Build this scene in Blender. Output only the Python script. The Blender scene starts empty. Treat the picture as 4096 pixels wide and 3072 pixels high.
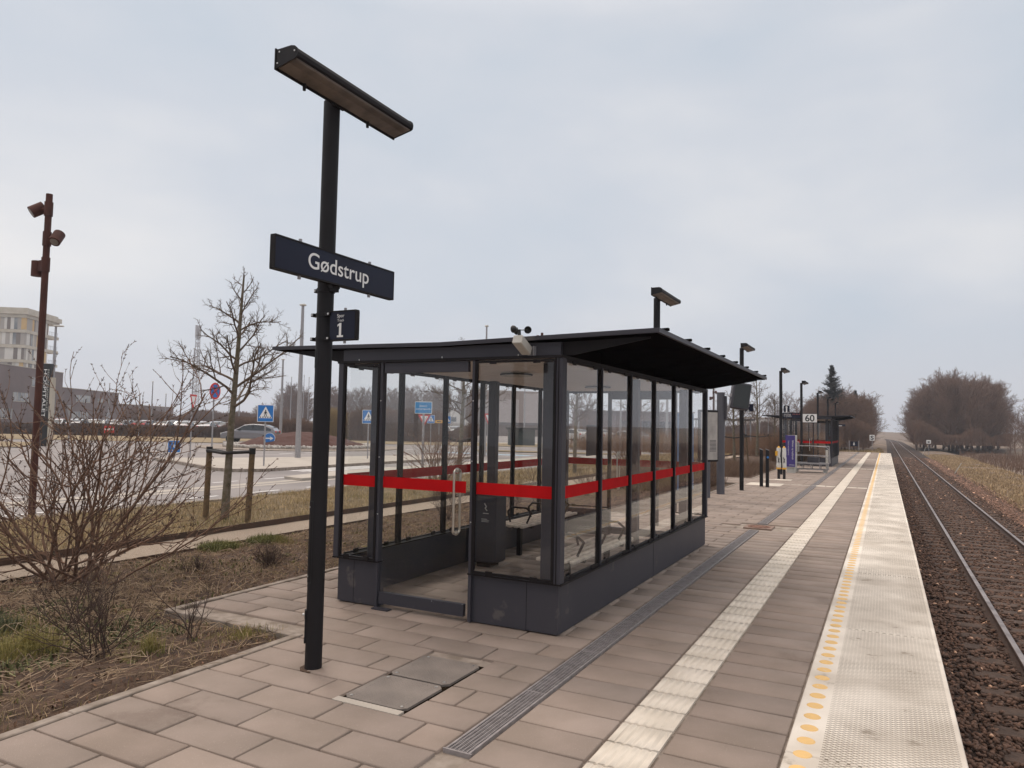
import bpy, math, random
import numpy as np
from mathutils import Vector, Matrix
rng = np.random.default_rng(7); random.seed(7)
C = bpy.context.scene.collection
S = bpy.context.scene
PI = math.pi
# ---------------------------------------------------------------- camera, sky, sun, exposure
EYE = 1.785; F = 2899.0; YAW, PITCH, ROLL = math.radians(27.279), math.radians(3.249), math.radians(1.084)
cd = bpy.data.cameras.new('camera'); cam = bpy.data.objects.new('camera', cd); C.objects.link(cam); S.camera = cam
fw = Vector((-math.sin(YAW)*math.cos(PITCH), math.cos(YAW)*math.cos(PITCH), math.sin(PITCH)))
rt = Vector((math.cos(YAW), math.sin(YAW), 0)); up = rt.cross(fw)
rt2 = rt*math.cos(ROLL)+up*math.sin(ROLL); up2 = -rt*math.sin(ROLL)+up*math.cos(ROLL)
m = Matrix((rt2, up2, -fw)).transposed().to_4x4(); m.translation = (0, 0, EYE); cam.matrix_world = m
cd.sensor_width = 36; cd.lens = 36*F/4096; cd.clip_end = 3000; cd.clip_start = .05

W = bpy.data.worlds.new('World'); S.world = W; W.use_nodes = True
nt = W.node_tree; nt.nodes.clear(); N = nt.nodes.new; L = nt.links.new
out = N('ShaderNodeOutputWorld'); bg = N('ShaderNodeBackground'); L(bg.outputs[0], out.inputs[0])
sky = N('ShaderNodeTexSky'); sky.sky_type = 'NISHITA'; sky.sun_disc = False
SUN_EL, SUN_ROT = math.radians(48), math.radians(-60)
sky.sun_elevation = SUN_EL; sky.sun_rotation = SUN_ROT
bg.inputs[1].default_value = 0.1
tc = N('ShaderNodeTexCoord'); mp = N('ShaderNodeMapping'); mp.inputs['Scale'].default_value = (1, 1, 2.4)
mp.inputs['Rotation'].default_value = (0.25, 0.35, 1.9); mp.inputs['Location'].default_value = (5.4, 2.2, .4)
L(tc.outputs['Generated'], mp.inputs[0])
n1 = N('ShaderNodeTexNoise'); n1.inputs['Scale'].default_value = 1.5; n1.inputs['Detail'].default_value = 5; n1.inputs['Roughness'].default_value = .5
n1.inputs['Distortion'].default_value = .15
L(mp.outputs[0], n1.inputs[0])
sx_ = N('ShaderNodeSeparateXYZ'); L(tc.outputs['Generated'], sx_.inputs[0])
lr = N('ShaderNodeMapRange'); lr.inputs[1].default_value = -.95; lr.inputs[2].default_value = .15; lr.inputs[3].default_value = .15; lr.inputs[4].default_value = -.095; L(sx_.outputs[0], lr.inputs[0])
ad = N('ShaderNodeMath'); ad.operation = 'ADD'; L(n1.outputs[0], ad.inputs[0]); L(lr.outputs[0], ad.inputs[1])
rp = N('ShaderNodeValToRGB'); cr = rp.color_ramp
cr.elements[0].position = .30; cr.elements[0].color = (5.2, 6.0, 6.9, 1)
cr.elements[1].position = .74; cr.elements[1].color = (8.6, 8.45, 8.4, 1)
e = cr.elements.new(.5); e.color = (6.45, 6.8, 7.4, 1)
L(ad.outputs[0], rp.inputs[0])
sp = N('ShaderNodeSeparateXYZ'); L(tc.outputs['Generated'], sp.inputs[0])
hz = N('ShaderNodeMapRange'); hz.inputs[1].default_value = 0.0; hz.inputs[2].default_value = .17; L(sp.outputs[2], hz.inputs[0])
mh = N('ShaderNodeMix'); mh.data_type = 'RGBA'; L(hz.outputs[0], mh.inputs[0]); mh.inputs[6].default_value = (6.35, 6.45, 6.95, 1); L(rp.outputs[0], mh.inputs[7])
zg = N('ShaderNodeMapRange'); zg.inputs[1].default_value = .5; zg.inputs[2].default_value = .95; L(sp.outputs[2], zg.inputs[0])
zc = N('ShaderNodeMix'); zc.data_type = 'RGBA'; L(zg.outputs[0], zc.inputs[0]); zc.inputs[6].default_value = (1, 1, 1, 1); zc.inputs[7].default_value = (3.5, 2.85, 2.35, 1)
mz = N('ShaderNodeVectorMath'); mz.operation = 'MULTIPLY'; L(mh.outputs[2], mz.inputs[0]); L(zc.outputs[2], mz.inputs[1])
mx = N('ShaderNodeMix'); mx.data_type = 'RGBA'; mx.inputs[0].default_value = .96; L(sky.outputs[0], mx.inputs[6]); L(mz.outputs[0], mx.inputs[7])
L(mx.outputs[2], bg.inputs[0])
sd = bpy.data.lights.new('sun', 'SUN'); sd.energy = 1.0; sd.angle = math.radians(16); sd.color = (1, .92, .82)
sun = bpy.data.objects.new('sun', sd); C.objects.link(sun)
sdir = Vector((math.sin(SUN_ROT)*math.cos(SUN_EL), math.cos(SUN_ROT)*math.cos(SUN_EL), math.sin(SUN_EL)))
sun.rotation_euler = sdir.to_track_quat('Z', 'Y').to_euler()
S.view_settings.view_transform = 'Standard'; S.view_settings.look = 'None'; S.view_settings.exposure = 0.0; S.view_settings.gamma = 1
S.cycles.max_bounces = 8; S.cycles.transparent_max_bounces = 32; S.cycles.diffuse_bounces = 3; S.cycles.use_denoising = True

# ---------------------------------------------------------------- helpers
def at(px, dep, z=0.0):
    """a place at real depth dep (m) in front of the viewpoint, in the direction of column px"""
    lat = (px-2048)/F*dep
    return Vector((math.cos(YAW)*lat-math.sin(YAW)*dep, math.sin(YAW)*lat+math.cos(YAW)*dep, z))
def srgb(*c):
    return tuple((v/255/12.92 if v/255 <= .04045 else ((v/255+.055)/1.055)**2.4) for v in c)
MATS = {}
def mat(name, col, rough=.6, metal=0, col2=None, scale=8, bump=0, bscale=None, detail=4, dist=.02, attr=None, spec=.5, lo=.35, hi=.65, objcol=False, wear=None, coat=0):
    m = bpy.data.materials.new(name); m.use_nodes = True; nt = m.node_tree; N = nt.nodes.new; L = nt.links.new
    b = nt.nodes['Principled BSDF']; b.inputs['Roughness'].default_value = rough; b.inputs['Metallic'].default_value = metal
    b.inputs['Specular IOR Level'].default_value = spec; b.inputs['Coat Weight'].default_value = coat
    tc = N('ShaderNodeTexCoord')
    base = None
    rgb = N('ShaderNodeRGB'); rgb.outputs[0].default_value = (*col, 1); base = rgb.outputs[0]
    if objcol:
        oi = N('ShaderNodeObjectInfo'); base = oi.outputs['Color']
    if col2:
        n = N('ShaderNodeTexNoise'); n.inputs['Scale'].default_value = scale; n.inputs['Detail'].default_value = detail; L(tc.outputs['Object'], n.inputs[0])
        r = N('ShaderNodeMapRange'); r.inputs[1].default_value = lo; r.inputs[2].default_value = hi; L(n.outputs[0], r.inputs[0])
        x = N('ShaderNodeMix'); x.data_type = 'RGBA'; L(r.outputs[0], x.inputs[0]); L(base, x.inputs[6]); x.inputs[7].default_value = (*col2, 1); base = x.outputs[2]
    for wc, ws, wt in ([] if not wear else wear if isinstance(wear, list) else [wear]):  # (colour, scale, threshold): specks or dirt with an edge of their own
        n = N('ShaderNodeTexNoise'); n.inputs['Scale'].default_value = ws; n.inputs['Detail'].default_value = 6; n.inputs['Roughness'].default_value = .65; L(tc.outputs['Object'], n.inputs[0])
        r = N('ShaderNodeMapRange'); r.inputs[1].default_value = wt; r.inputs[2].default_value = wt+.06; L(n.outputs[0], r.inputs[0])
        x = N('ShaderNodeMix'); x.data_type = 'RGBA'; L(r.outputs[0], x.inputs[0]); L(base, x.inputs[6]); x.inputs[7].default_value = (*wc, 1); base = x.outputs[2]
    if attr:
        a = N('ShaderNodeAttribute'); a.attribute_name = attr
        x = N('ShaderNodeVectorMath'); x.operation = 'MULTIPLY'; L(base, x.inputs[0]); L(a.outputs['Color'], x.inputs[1]); base = x.outputs[0]
    L(base, b.inputs['Base Color'])
    if bump:
        n = N('ShaderNodeTexNoise'); n.inputs['Scale'].default_value = bscale or scale*4; n.inputs['Detail'].default_value = 5; L(tc.outputs['Object'], n.inputs[0])
        bn = N('ShaderNodeBump'); bn.inputs['Strength'].default_value = bump; bn.inputs['Distance'].default_value = dist; L(n.outputs[0], bn.inputs['Height']); L(bn.outputs[0], b.inputs['Normal'])
    MATS[name] = m; return m
def glassmat(name, tint, refl=1.0, dirt=.02):
    m = bpy.data.materials.new(name); m.use_nodes = True; nt = m.node_tree; nt.nodes.clear(); N = nt.nodes.new; L = nt.links.new
    o = N('ShaderNodeOutputMaterial'); t = N('ShaderNodeBsdfTransparent'); t.inputs[0].default_value = (*tint, 1)
    g = N('ShaderNodeBsdfGlossy'); g.inputs['Roughness'].default_value = .0; g.inputs[0].default_value = (refl, refl, refl, 1)
    d = N('ShaderNodeBsdfDiffuse'); d.inputs[0].default_value = (.5, .47, .43, 1)
    lw = N('ShaderNodeFresnel'); lw.inputs[0].default_value = 1.5
    tc = N('ShaderNodeTexCoord'); n = N('ShaderNodeTexNoise'); n.inputs['Scale'].default_value = 1.1; n.inputs['Detail'].default_value = 1; L(tc.outputs['Object'], n.inputs[0])
    bn = N('ShaderNodeBump'); bn.inputs['Strength'].default_value = .04; bn.inputs['Distance'].default_value = .05; L(n.outputs[0], bn.inputs['Height']); L(bn.outputs[0], g.inputs['Normal'])
    gb = N('ShaderNodeNewGeometry'); iv = N('ShaderNodeMath'); iv.operation = 'SUBTRACT'; iv.inputs[0].default_value = 1; L(gb.outputs['Backfacing'], iv.inputs[1]); ml = N('ShaderNodeMath'); ml.operation = 'MULTIPLY'; L(lw.outputs[0], ml.inputs[0]); L(iv.outputs[0], ml.inputs[1])
    m1 = N('ShaderNodeMixShader'); L(ml.outputs[0], m1.inputs[0]); L(t.outputs[0], m1.inputs[1]); L(g.outputs[0], m1.inputs[2])
    n2 = N('ShaderNodeTexNoise'); n2.inputs['Scale'].default_value = 3; n2.inputs['Detail'].default_value = 8; L(tc.outputs['Object'], n2.inputs[0])
    r = N('ShaderNodeMapRange'); r.inputs[1].default_value = .45; r.inputs[2].default_value = .8; r.inputs[3].default_value = dirt*.4; r.inputs[4].default_value = dirt*3; L(n2.outputs[0], r.inputs[0])
    m2 = N('ShaderNodeMixShader'); L(r.outputs[0], m2.inputs[0]); L(m1.outputs[0], m2.inputs[1]); L(d.outputs[0], m2.inputs[2]); L(m2.outputs[0], o.inputs[0])
    return m
class MB:
    """collects shapes; build() links them as one mesh object"""
    def __init__(s): s.v = []; s.f = []; s.mi = []; s.n = 0; s.mats = []; s.cur = 0
    def use(s, m):
        if m not in s.mats: s.mats.append(m)
        s.cur = s.mats.index(m); return s
    def raw(s, vs, fs):
        vs = [tuple(v) for v in vs]; s.v += vs; s.f += [tuple(i+s.n for i in f) for f in fs]; s.mi += [s.cur]*len(fs); s.n += len(vs); return s
    def box(s, x0, x1, y0, y1, z0, z1):
        return s.raw([(x0,y0,z0),(x1,y0,z0),(x1,y1,z0),(x0,y1,z0),(x0,y0,z1),(x1,y0,z1),(x1,y1,z1),(x0,y1,z1)],
                     [(0,3,2,1),(4,5,6,7),(0,1,5,4),(1,2,6,5),(2,3,7,6),(3,0,4,7)])
    def bbox(s, x0, x1, y0, y1, z0, z1, b=.01):
        """box with chamfered top and vertical edges"""
        def ring(z, i): return [(x0+i,y0+i+b,z),(x0+i+b,y0+i,z),(x1-i-b,y0+i,z),(x1-i,y0+i+b,z),(x1-i,y1-i-b,z),(x1-i-b,y1-i,z),(x0+i+b,y1-i,z),(x0+i,y1-i-b,z)]
        vs = ring(z0+b, 0)+ring(z1-b, 0)+ring(z1, b)+ring(z0, b); fs = []
        for a, c in ((0, 8), (8, 16), (24, 0)):
            fs += [(a+i, a+(i+1)%8, c+(i+1)%8, c+i) for i in range(8)]
        fs += [tuple(range(16, 24)), tuple(reversed(range(24, 32)))]
        return s.raw(vs, fs)
    def prism(s, pts, axis, a, b):
        """polygon pts (u,v) extruded along axis from a to b"""
        n = len(pts)
        def P(u, v, w): return {'x': (w, u, v), 'y': (u, w, v), 'z': (u, v, w)}[axis]
        vs = [P(u, v, a) for u, v in pts]+[P(u, v, b) for u, v in pts]
        return s.raw(vs, [tuple(range(n)), tuple(reversed(range(n, 2*n)))]+[(i, i+n, (i+1) % n+n, (i+1) % n) for i in range(n)])
    def tube(s, p0, p1, r0, r1=None, n=16, cap=True):
        r1 = r0 if r1 is None else r1; p0 = Vector(p0); p1 = Vector(p1); d = (p1-p0).normalized()
        a = d.orthogonal().normalized(); b = d.cross(a); vs = []
        for p, r in ((p0, r0), (p1, r1)):
            vs += [p+(a*math.cos(2*PI*i/n)+b*math.sin(2*PI*i/n))*r for i in range(n)]
        fs = [(i, (i+1) % n, n+(i+1) % n, n+i) for i in range(n)]
        if cap: fs += [tuple(reversed(range(n))), tuple(range(n, 2*n))]
        return s.raw(vs, fs)
    def path(s, pts, r, n=10):
        for a, b in zip(pts[:-1], pts[1:]): s.tube(a, b, r, n=n)
        for p in pts[1:-1]: s.ball(p, r, n)
        return s
    def ball(s, c, r, n=10, sz=1):
        c = Vector(c); k = max(4, n//2); vs = []; fs = []
        for j in range(1, k):
            t = PI*j/k; vs += [c+Vector((math.sin(t)*math.cos(2*PI*i/n)*r, math.sin(t)*math.sin(2*PI*i/n)*r, math.cos(t)*r*sz)) for i in range(n)]
        vs += [c+Vector((0, 0, r*sz)), c-Vector((0, 0, r*sz))]; T = len(vs)-2
        for j in range(k-2): fs += [(j*n+i, (j+1)*n+i, (j+1)*n+(i+1) % n, j*n+(i+1) % n) for i in range(n)]
        fs += [(T, i, (i+1) % n) for i in range(n)]+[(T+1, (k-2)*n+(i+1) % n, (k-2)*n+i) for i in range(n)]
        return s.raw(vs, fs)
    def merge(s, vs, fs):
        return s.raw(vs, fs)
    def xf(s, M, start=0):
        s.v = s.v[:start]+[tuple(M @ Vector(v)) for v in s.v[start:]]; return s
    def build(s, name, m=None, parent=None, smooth=False, bevel=0):
        me = bpy.data.meshes.new(name); me.from_pydata(s.v, [], s.f); me.update()
        if m is not None and not s.mats: me.materials.append(m)
        for q in s.mats: me.materials.append(q)
        if s.mats: me.polygons.foreach_set('material_index', s.mi)
        o = bpy.data.objects.new(name, me); C.objects.link(o)
        if smooth:
            me.polygons.foreach_set('use_smooth', [True]*len(me.polygons))
            md = o.modifiers.new('e', 'EDGE_SPLIT'); md.split_angle = math.radians(35)
        if bevel:
            md = o.modifiers.new('b', 'BEVEL'); md.width = bevel; md.segments = 2; md.limit_method = 'ANGLE'; md.angle_limit = math.radians(40)
        if parent: o.parent = parent
        return o
def npmesh(name, V, Fc, m, parent=None, cols=None, smooth=False):
    """big mesh from numpy arrays; Fc is (n,k)"""
    me = bpy.data.meshes.new(name); V = np.asarray(V, np.float32); Fc = np.asarray(Fc, np.int32); k = Fc.shape[1]
    me.vertices.add(len(V)); me.vertices.foreach_set('co', V.ravel()); me.loops.add(Fc.size); me.loops.foreach_set('vertex_index', Fc.ravel())
    me.polygons.add(len(Fc)); me.polygons.foreach_set('loop_start', np.arange(0, Fc.size, k, dtype=np.int32))
    me.update(calc_edges=True)
    if smooth: me.polygons.foreach_set('use_smooth', np.ones(len(Fc), bool))
    if cols is not None:
        ca = me.color_attributes.new('tone', 'FLOAT_COLOR', 'POINT'); c4 = np.ones((len(V), 4), np.float32); c4[:, :cols.shape[1]] = cols; ca.data.foreach_set('color', c4.ravel())
    me.materials.append(m); o = bpy.data.objects.new(name, me); C.objects.link(o)
    if parent: o.parent = parent
    return o
def tag(o, label=None, cat=None, group=None, kind=None):
    if label: o['label'] = label
    if cat: o['category'] = cat
    if group: o['group'] = group
    if kind: o['kind'] = kind
    return o
def thing(name, label, cat, loc=(0, 0, 0), rz=0, group=None):
    o = bpy.data.objects.new(name, None); C.objects.link(o); o.location = loc; o.rotation_euler = (0, 0, rz); o.empty_display_size = .2
    return tag(o, label, cat, group)
def copy_tree(o, parent=None):
    c = o.copy(); C.objects.link(c); c.parent = parent
    for ch in o.children[:]: copy_tree(ch, c)
    return c
def dup(o, loc, rz=0, label=None, group=None, scale=None, color=None):
    c = copy_tree(o); c.location = loc; c.rotation_euler = (0, 0, rz)
    if label: c['label'] = label
    if group: c['group'] = group
    if scale: c.scale = scale if hasattr(scale, '__len__') else (scale,)*3
    if color:
        for q in [c]+list(c.children): q.color = (*color, 1)
    return c
def text(s, size, m, parent, loc, rot, name='lettering', off=0.0, align='CENTER', ext=.002, sx=1.0, space=1.0):
    cu = bpy.data.curves.new('txt', 'FONT'); cu.body = s; cu.size = size; cu.extrude = ext; cu.offset = off; cu.align_x = align; cu.align_y = 'CENTER'; cu.space_line = 1.0; cu.space_character = space
    t = bpy.data.objects.new('txt', cu); C.objects.link(t)
    me = bpy.data.meshes.new_from_object(t.evaluated_get(bpy.context.evaluated_depsgraph_get())); bpy.data.objects.remove(t)
    me.materials.clear(); me.materials.append(m)
    o = bpy.data.objects.new(name, me); C.objects.link(o); o.location = loc; o.rotation_euler = rot; o.scale = (sx, 1, 1); o.parent = parent
    return o
def tubes(segs, sides=4):
    """segs: (n,8) array p0(3) p1(3) r0 r1 -> verts, quads"""
    s = np.asarray(segs, float); p0 = s[:, :3]; p1 = s[:, 3:6]; d = p1-p0; d /= np.linalg.norm(d, axis=1, keepdims=True)+1e-9
    h = np.where(np.abs(d[:, 2:3]) < .9, np.array([[0, 0, 1.]]), np.array([[1., 0, 0]])); a = np.cross(d, h); a /= np.linalg.norm(a, axis=1, keepdims=True)+1e-9; b = np.cross(d, a)
    V = []
    for p, r in ((p0, s[:, 6:7]), (p1, s[:, 7:8])):
        for i in range(sides):
            t = 2*PI*i/sides; V.append(p+(a*math.cos(t)+b*math.sin(t))*r)
    V = np.stack(V, 1).reshape(-1, 3); base = np.arange(len(s))[:, None]*2*sides
    Fc = np.concatenate([base+np.array([i, (i+1) % sides, sides+(i+1) % sides, sides+i]) for i in range(sides)], 0)
    return V, Fc
def rv(s=1): return Vector((random.gauss(0, s), random.gauss(0, s), random.gauss(0, s)))
def grow(segs, p, d, ln, r, depth, P):
    """recursive bare branch; P: dict of habits"""
    k = P['k'][min(depth, len(P['k'])-1)]; p = Vector(p); d = Vector(d).normalized(); pts = [(p.copy(), r, d.copy())]
    st = ln/k; wig = P['wig']
    for i in range(k):
        d = (d+rv(wig)+Vector((0, 0, P['up'][min(depth, len(P['up'])-1)]))).normalized()
        q = p+d*st; r2 = r*(1-(i+1)/k*P['tap']) ; r1 = r*(1-i/k*P['tap'])
        if depth == 0 and P.get('trunkline'): pass
        segs.append((*p, *q, r1, r2)); p = q; pts.append((p.copy(), r2, d.copy()))
    if depth >= P['max']:
        if P.get('bud'):
            segs.append((*p, *(p+d*.02), .0045, .001))
        return
    n = P['n'][depth]
    for j in range(n):
        t = P['t0'][depth]+(1-P['t0'][depth])*(j+random.random()*.8)/n; t = min(t, .999); i = t*k; i0 = int(i); fr = i-i0
        a, ra, da = pts[i0]; b, rb, db = pts[i0+1]; q = a.lerp(b, fr); rr = ra+(rb-ra)*fr
        ax = da.orthogonal().normalized(); ax.rotate(Matrix.Rotation(j*2.4+random.random(), 3, da)); ang = math.radians(random.gauss(P['ang'][depth], 8))
        nd = (da*math.cos(ang)+ax*math.sin(ang))
        l2 = ln*P['len'][depth]*(1-P['sh'][depth]*t)*random.uniform(.75, 1.2)
        grow(segs, q, nd, l2, max(min(rr*.75, r*P['rr'][depth]), P['rmin']), depth+1, P)
def blades(area, n, h, w, lean=.5, keep=None, seed=1, zf=None, c0=(1, 1, 1), c1=(1, 1, 1)):
    """n grass blades over area (x0,x1,y0,y1): bent two-piece blades"""
    g = np.random.default_rng(seed); x = g.uniform(area[0], area[1], n); y = g.uniform(area[2], area[3], n)
    if keep is not None:
        k = keep(x, y, g); x = x[k]; y = y[k]; n = len(x)
    z = zf(x, y) if zf else np.zeros(n); hh = h*g.uniform(.35, 1.15, n); a = g.uniform(0, 2*PI, n); ln = np.abs(g.normal(0, lean, n))*hh; b = g.uniform(0, 2*PI, n)
    ww = w*g.uniform(.5, 1.3, n); ux, uy = np.cos(a)*ww/2, np.sin(a)*ww/2; lx, ly = np.cos(b)*ln, np.sin(b)*ln
    P0 = np.stack([x-ux, y-uy, z-.01], 1); P1 = np.stack([x+ux, y+uy, z-.01], 1)
    P2 = np.stack([x+ux*.8+lx*.35, y+uy*.8+ly*.35, z+hh*.6], 1); P3 = np.stack([x-ux*.8+lx*.35, y-uy*.8+ly*.35, z+hh*.6], 1)
    P4 = np.stack([x+ux*.2+lx, y+uy*.2+ly, z+hh*np.clip(1-ln/hh*.4, .3, 1)], 1); P5 = np.stack([x-ux*.2+lx, y-uy*.2+ly, z+hh*np.clip(1-ln/hh*.4, .3, 1)], 1)
    V = np.stack([P0, P1, P2, P3, P4, P5], 1).reshape(-1, 3); B = np.arange(n)[:, None]*6
    Fc = np.concatenate([B+np.array([0, 1, 2, 3]), B+np.array([3, 2, 4, 5])], 0)
    t = g.random((n, 1)); col = np.array(c0)*(1-t)+np.array(c1)*t; col = col*g.uniform(.7, 1.25, (n, 1)); cols = np.repeat(col, 6, 0)
    return V, Fc, cols
def catv(parts):
    V = []; Fc = []; Cc = []; n = 0
    for v, f, c in parts: V.append(v); Fc.append(f+n); Cc.append(c); n += len(v)
    return np.concatenate(V), np.concatenate(Fc), np.concatenate(Cc)
def vnoise(x, y, s, seed=0):
    """smooth value noise"""
    g = np.random.default_rng(seed); T = g.random((128, 128)); x = x/s; y = y/s; xi = np.floor(x).astype(int); yi = np.floor(y).astype(int); fx = x-xi; fy = y-yi
    fx = fx*fx*(3-2*fx); fy = fy*fy*(3-2*fy); g = lambda a, b: T[a % 128, b % 128]
    return (g(xi, yi)*(1-fx)+g(xi+1, yi)*fx)*(1-fy)+(g(xi, yi+1)*(1-fx)+g(xi+1, yi+1)*fx)*fy
def sheet(name, xs, ys, zf, m, kind='structure', smooth=True):
    X, Y = np.meshgrid(xs, ys); Z = zf(X, Y); nx = len(xs); ny = len(ys); V = np.stack([X, Y, Z], -1).reshape(-1, 3)
    i = np.arange(nx-1)[None, :]+np.arange(ny-1)[:, None]*nx; i = i.reshape(-1, 1)
    o = npmesh(name, V, i+np.array([0, 1, nx+1, nx]), m, smooth=smooth); tag(o, kind=kind); return o
def poly(name, pts, z, m, kind='structure', th=0.0):
    b = MB()
    if th: b.prism([(p[0], p[1]) for p in pts], 'z', z-th, z)
    else: b.raw([(p[0], p[1], z) for p in pts], [tuple(range(len(pts)))])
    o = b.build(name, m); tag(o, kind=kind); return o

# ---------------------------------------------------------------- materials
PAVE = mat('paver_concrete', (.290, .228, .190), .85, col2=(.235, .185, .15), scale=2.2, bump=.5, bscale=160, dist=.003, attr='tone', wear=[((.205, .155, .125), 1.1, .60), ((.50, .43, .37), 150, .625), ((.12, .09, .07), 14, .72)])
JOINT = mat('paver_joint', (.008, .005, .004), 1.0, spec=0, col2=(.020, .014, .008), scale=6)
TACT = mat('tactile_concrete', (.68, .61, .52), .85, col2=(.57, .505, .42), scale=3, bump=.4, bscale=120, dist=.003, attr='tone', wear=((.36, .31, .26), 40, .68))
KERB = mat('kerb_concrete', (.34, .285, .24), .9, col2=(.2, .16, .125), scale=7, bump=.5, bscale=90, dist=.005)
GREYM = mat('mast_grey', (.075, .074, .088), .5, col2=(.085, .083, .095), scale=2)
UNDER_SHADE = mat('roof_underside_shade', (.004, .0025, .0025), 1.0, spec=.0)  # shade below the roof painted in as a near-black matt colour
STEEL = mat('anthracite_paint', (.044, .042, .052), .5, spec=.3, col2=(.052, .049, .058), scale=1.5, bump=.03, bscale=30, wear=[((.095, .086, .084), 2.6, .62), ((.16, .15, .15), 45, .74)])
STEELD = mat('black_steel', (.008, .0055, .006), .55, spec=.2, col2=(.012, .009, .0095), scale=3)
POLE = mat('pole_paint', (.0105, .0088, .0095), .55, spec=.22, col2=(.015, .0135, .0155), scale=2, bump=.04, bscale=60, wear=((.1, .09, .08), 14, .76))
CHIP = mat('chipped_paint', (.044, .042, .052), .5, spec=.3, wear=((.5, .5, .52), 22, .66))
RUST = mat('corten_paint', (.085, .030, .021), .65, spec=.25, col2=(.06, .022, .016), scale=3, bump=.1, bscale=60)
RUSTD = mat('corten_edge', (.085, .045, .028), .8, col2=(.05, .03, .02), scale=5)
BRASS = mat('brushed_steel', (.62, .58, .52), .28, metal=1)
SCREW = mat('screw_metal', (.6, .58, .55), .4, metal=1)
GALV = mat('galvanised', (.36, .345, .35), .5, metal=.4, col2=(.28, .27, .275), scale=20)
GRATE = mat('drain_steel', (.33, .30, .295), .6, metal=.2, col2=(.24, .215, .21), scale=15)
NAVY = mat('sign_navy', (.0065, .0068, .020), .45, spec=.25, col2=(.008, .011, .03), scale=2)
WHITE = mat('sign_white', (.78, .77, .75), .5)
OFFW = mat('offwhite_plastic', (.55, .53, .48), .5, col2=(.48, .46, .41), scale=8)
BLUE = mat('road_sign_blue', (.012, .155, .48), .4, col2=(.014, .17, .5), scale=3)
BLUE2 = mat('info_sign_blue', (.02, .22, .50), .4, col2=(.025, .24, .52), scale=3)
RED = mat('road_sign_red', (.55, .03, .025), .4)
BLACK = mat('sign_black', (.01, .01, .01), .5)
YEL = mat('dot_yellow', (.76, .49, .19), .75, wear=((.68, .60, .48), 40, .63), col2=(.70, .46, .19), scale=20, bump=.2, bscale=200, dist=.002)
YELP = mat('yellow_plastic', (.7, .36, .02), .5)
TAPE = mat('red_tape', (.50, .003, .005), .8, col2=(.44, .002, .004), scale=5, spec=.15, wear=((.45, .07, .07), 14, .74))
LENS = mat('lamp_lens', (.22, .185, .155), .4, col2=(.13, .11, .095), scale=6, bump=.2, bscale=25)
WOODL = mat('bench_slat', (.72, .60, .49), .7, col2=(.5, .4, .32), scale=9, bump=.2, bscale=50)
CEIL = mat('ceiling_panel', (.78, .72, .68), .6, col2=(.74, .68, .64), scale=2)
GLASS = glassmat('clear_glass', (.985, .99, .987), 1.0, .005)
BARK = mat('branch_bark', (.235, .135, .086), .9, col2=(.12, .07, .048), scale=25)
BARKT = mat('tree_bark', (.185, .15, .115), .9, col2=(.10, .085, .045), scale=14, bump=.5, bscale=40, dist=.01)
BARKC = mat('crown_bark', (.15, .105, .072), .9, col2=(.10, .068, .045), scale=10)
BARKD = mat('dark_twigs', (.085, .052, .038), .9, col2=(.055, .033, .026), scale=20)
FARB = mat('wood_branches', (.225, .145, .105), .95, spec=.1, col2=(.15, .096, .072), scale=.35)
FARB2 = mat('far_wood_branches', (.22, .15, .12), .95, spec=.1, col2=(.155, .105, .085), scale=.3)
STAKE = mat('stake_wood', (.17, .105, .052), .85, col2=(.10, .068, .034), scale=14, bump=.4, bscale=60, dist=.004)
RUBBER = mat('rubber_strap', (.012, .01, .01), .7)
SOIL = mat('garden_soil', (.12, .070, .042), .95, col2=(.05, .028, .018), scale=9, bump=1, bscale=55, dist=.03, wear=((.17, .14, .04), 2.3, .60))
GRAV = mat('path_gravel', (.40, .325, .25), .95, col2=(.26, .20, .15), scale=70, bump=1, bscale=120, dist=.015)
GRASSB = mat('verge_ground', (.21, .15, .075), .95, col2=(.11, .078, .04), scale=3, bump=1, bscale=40, dist=.03)
BLADE = mat('grass_blades', (1, 1, 1), .8, attr='tone')
ASPH = mat('asphalt', (.27, .242, .23), .85, col2=(.20, .18, .172), scale=.35, bump=.3, bscale=90, dist=.004, detail=8)
PALE = mat('pale_paving', (.44, .395, .34), .85, col2=(.38, .335, .285), scale=1.2, bump=.2, bscale=30)
ROADW = mat('road_paint', (.72, .70, .68), .7, wear=((.4, .38, .37), 12, .62))
COB = mat('white_cobbles', (.52, .49, .45), .85, col2=(.3, .27, .24), scale=6)
BARKM = mat('bark_mulch', (.085, .030, .020), .95, col2=(.075, .03, .022), scale=5, bump=1, bscale=25, dist=.05)
FIELD = mat('far_field', (.20, .145, .10), .95, col2=(.13, .092, .066), scale=.05, bump=.6, bscale=1.5, dist=.1)
BALL = mat('ballast_bed', (.05, .027, .018), .95, col2=(.025, .016, .012), scale=25, bump=1, bscale=35, dist=.05)
STONE = mat('ballast_stones', (.135, .075, .050), .9, attr='tone', bump=.2, bscale=60)
RAILT = mat('rail_polished', (.46, .37, .32), .32, metal=1, col2=(.22, .15, .12), scale=3)
RAILS = mat('rail_rust', (.075, .04, .028), .75, col2=(.05, .028, .02), scale=10)
SLEEP = mat('sleeper', (.085, .053, .038), .9, col2=(.05, .031, .022), scale=8, bump=.5, bscale=30)
BRICK = mat('dark_brick', (.165, .115, .105), .9, col2=(.135, .094, .087), scale=.25)
WIN = mat('window_glass', (.10, .11, .12), .15, col2=(.35, .35, .35), scale=.3)
CONC = mat('pale_concrete', (.50, .45, .38), .8, col2=(.42, .37, .29), scale=.6)
SPRUCE = mat('spruce_needles', (.024, .027, .02), .9, attr='tone')
GREEN = mat('juniper', (1, 1, 1), .8, attr='tone')
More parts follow.
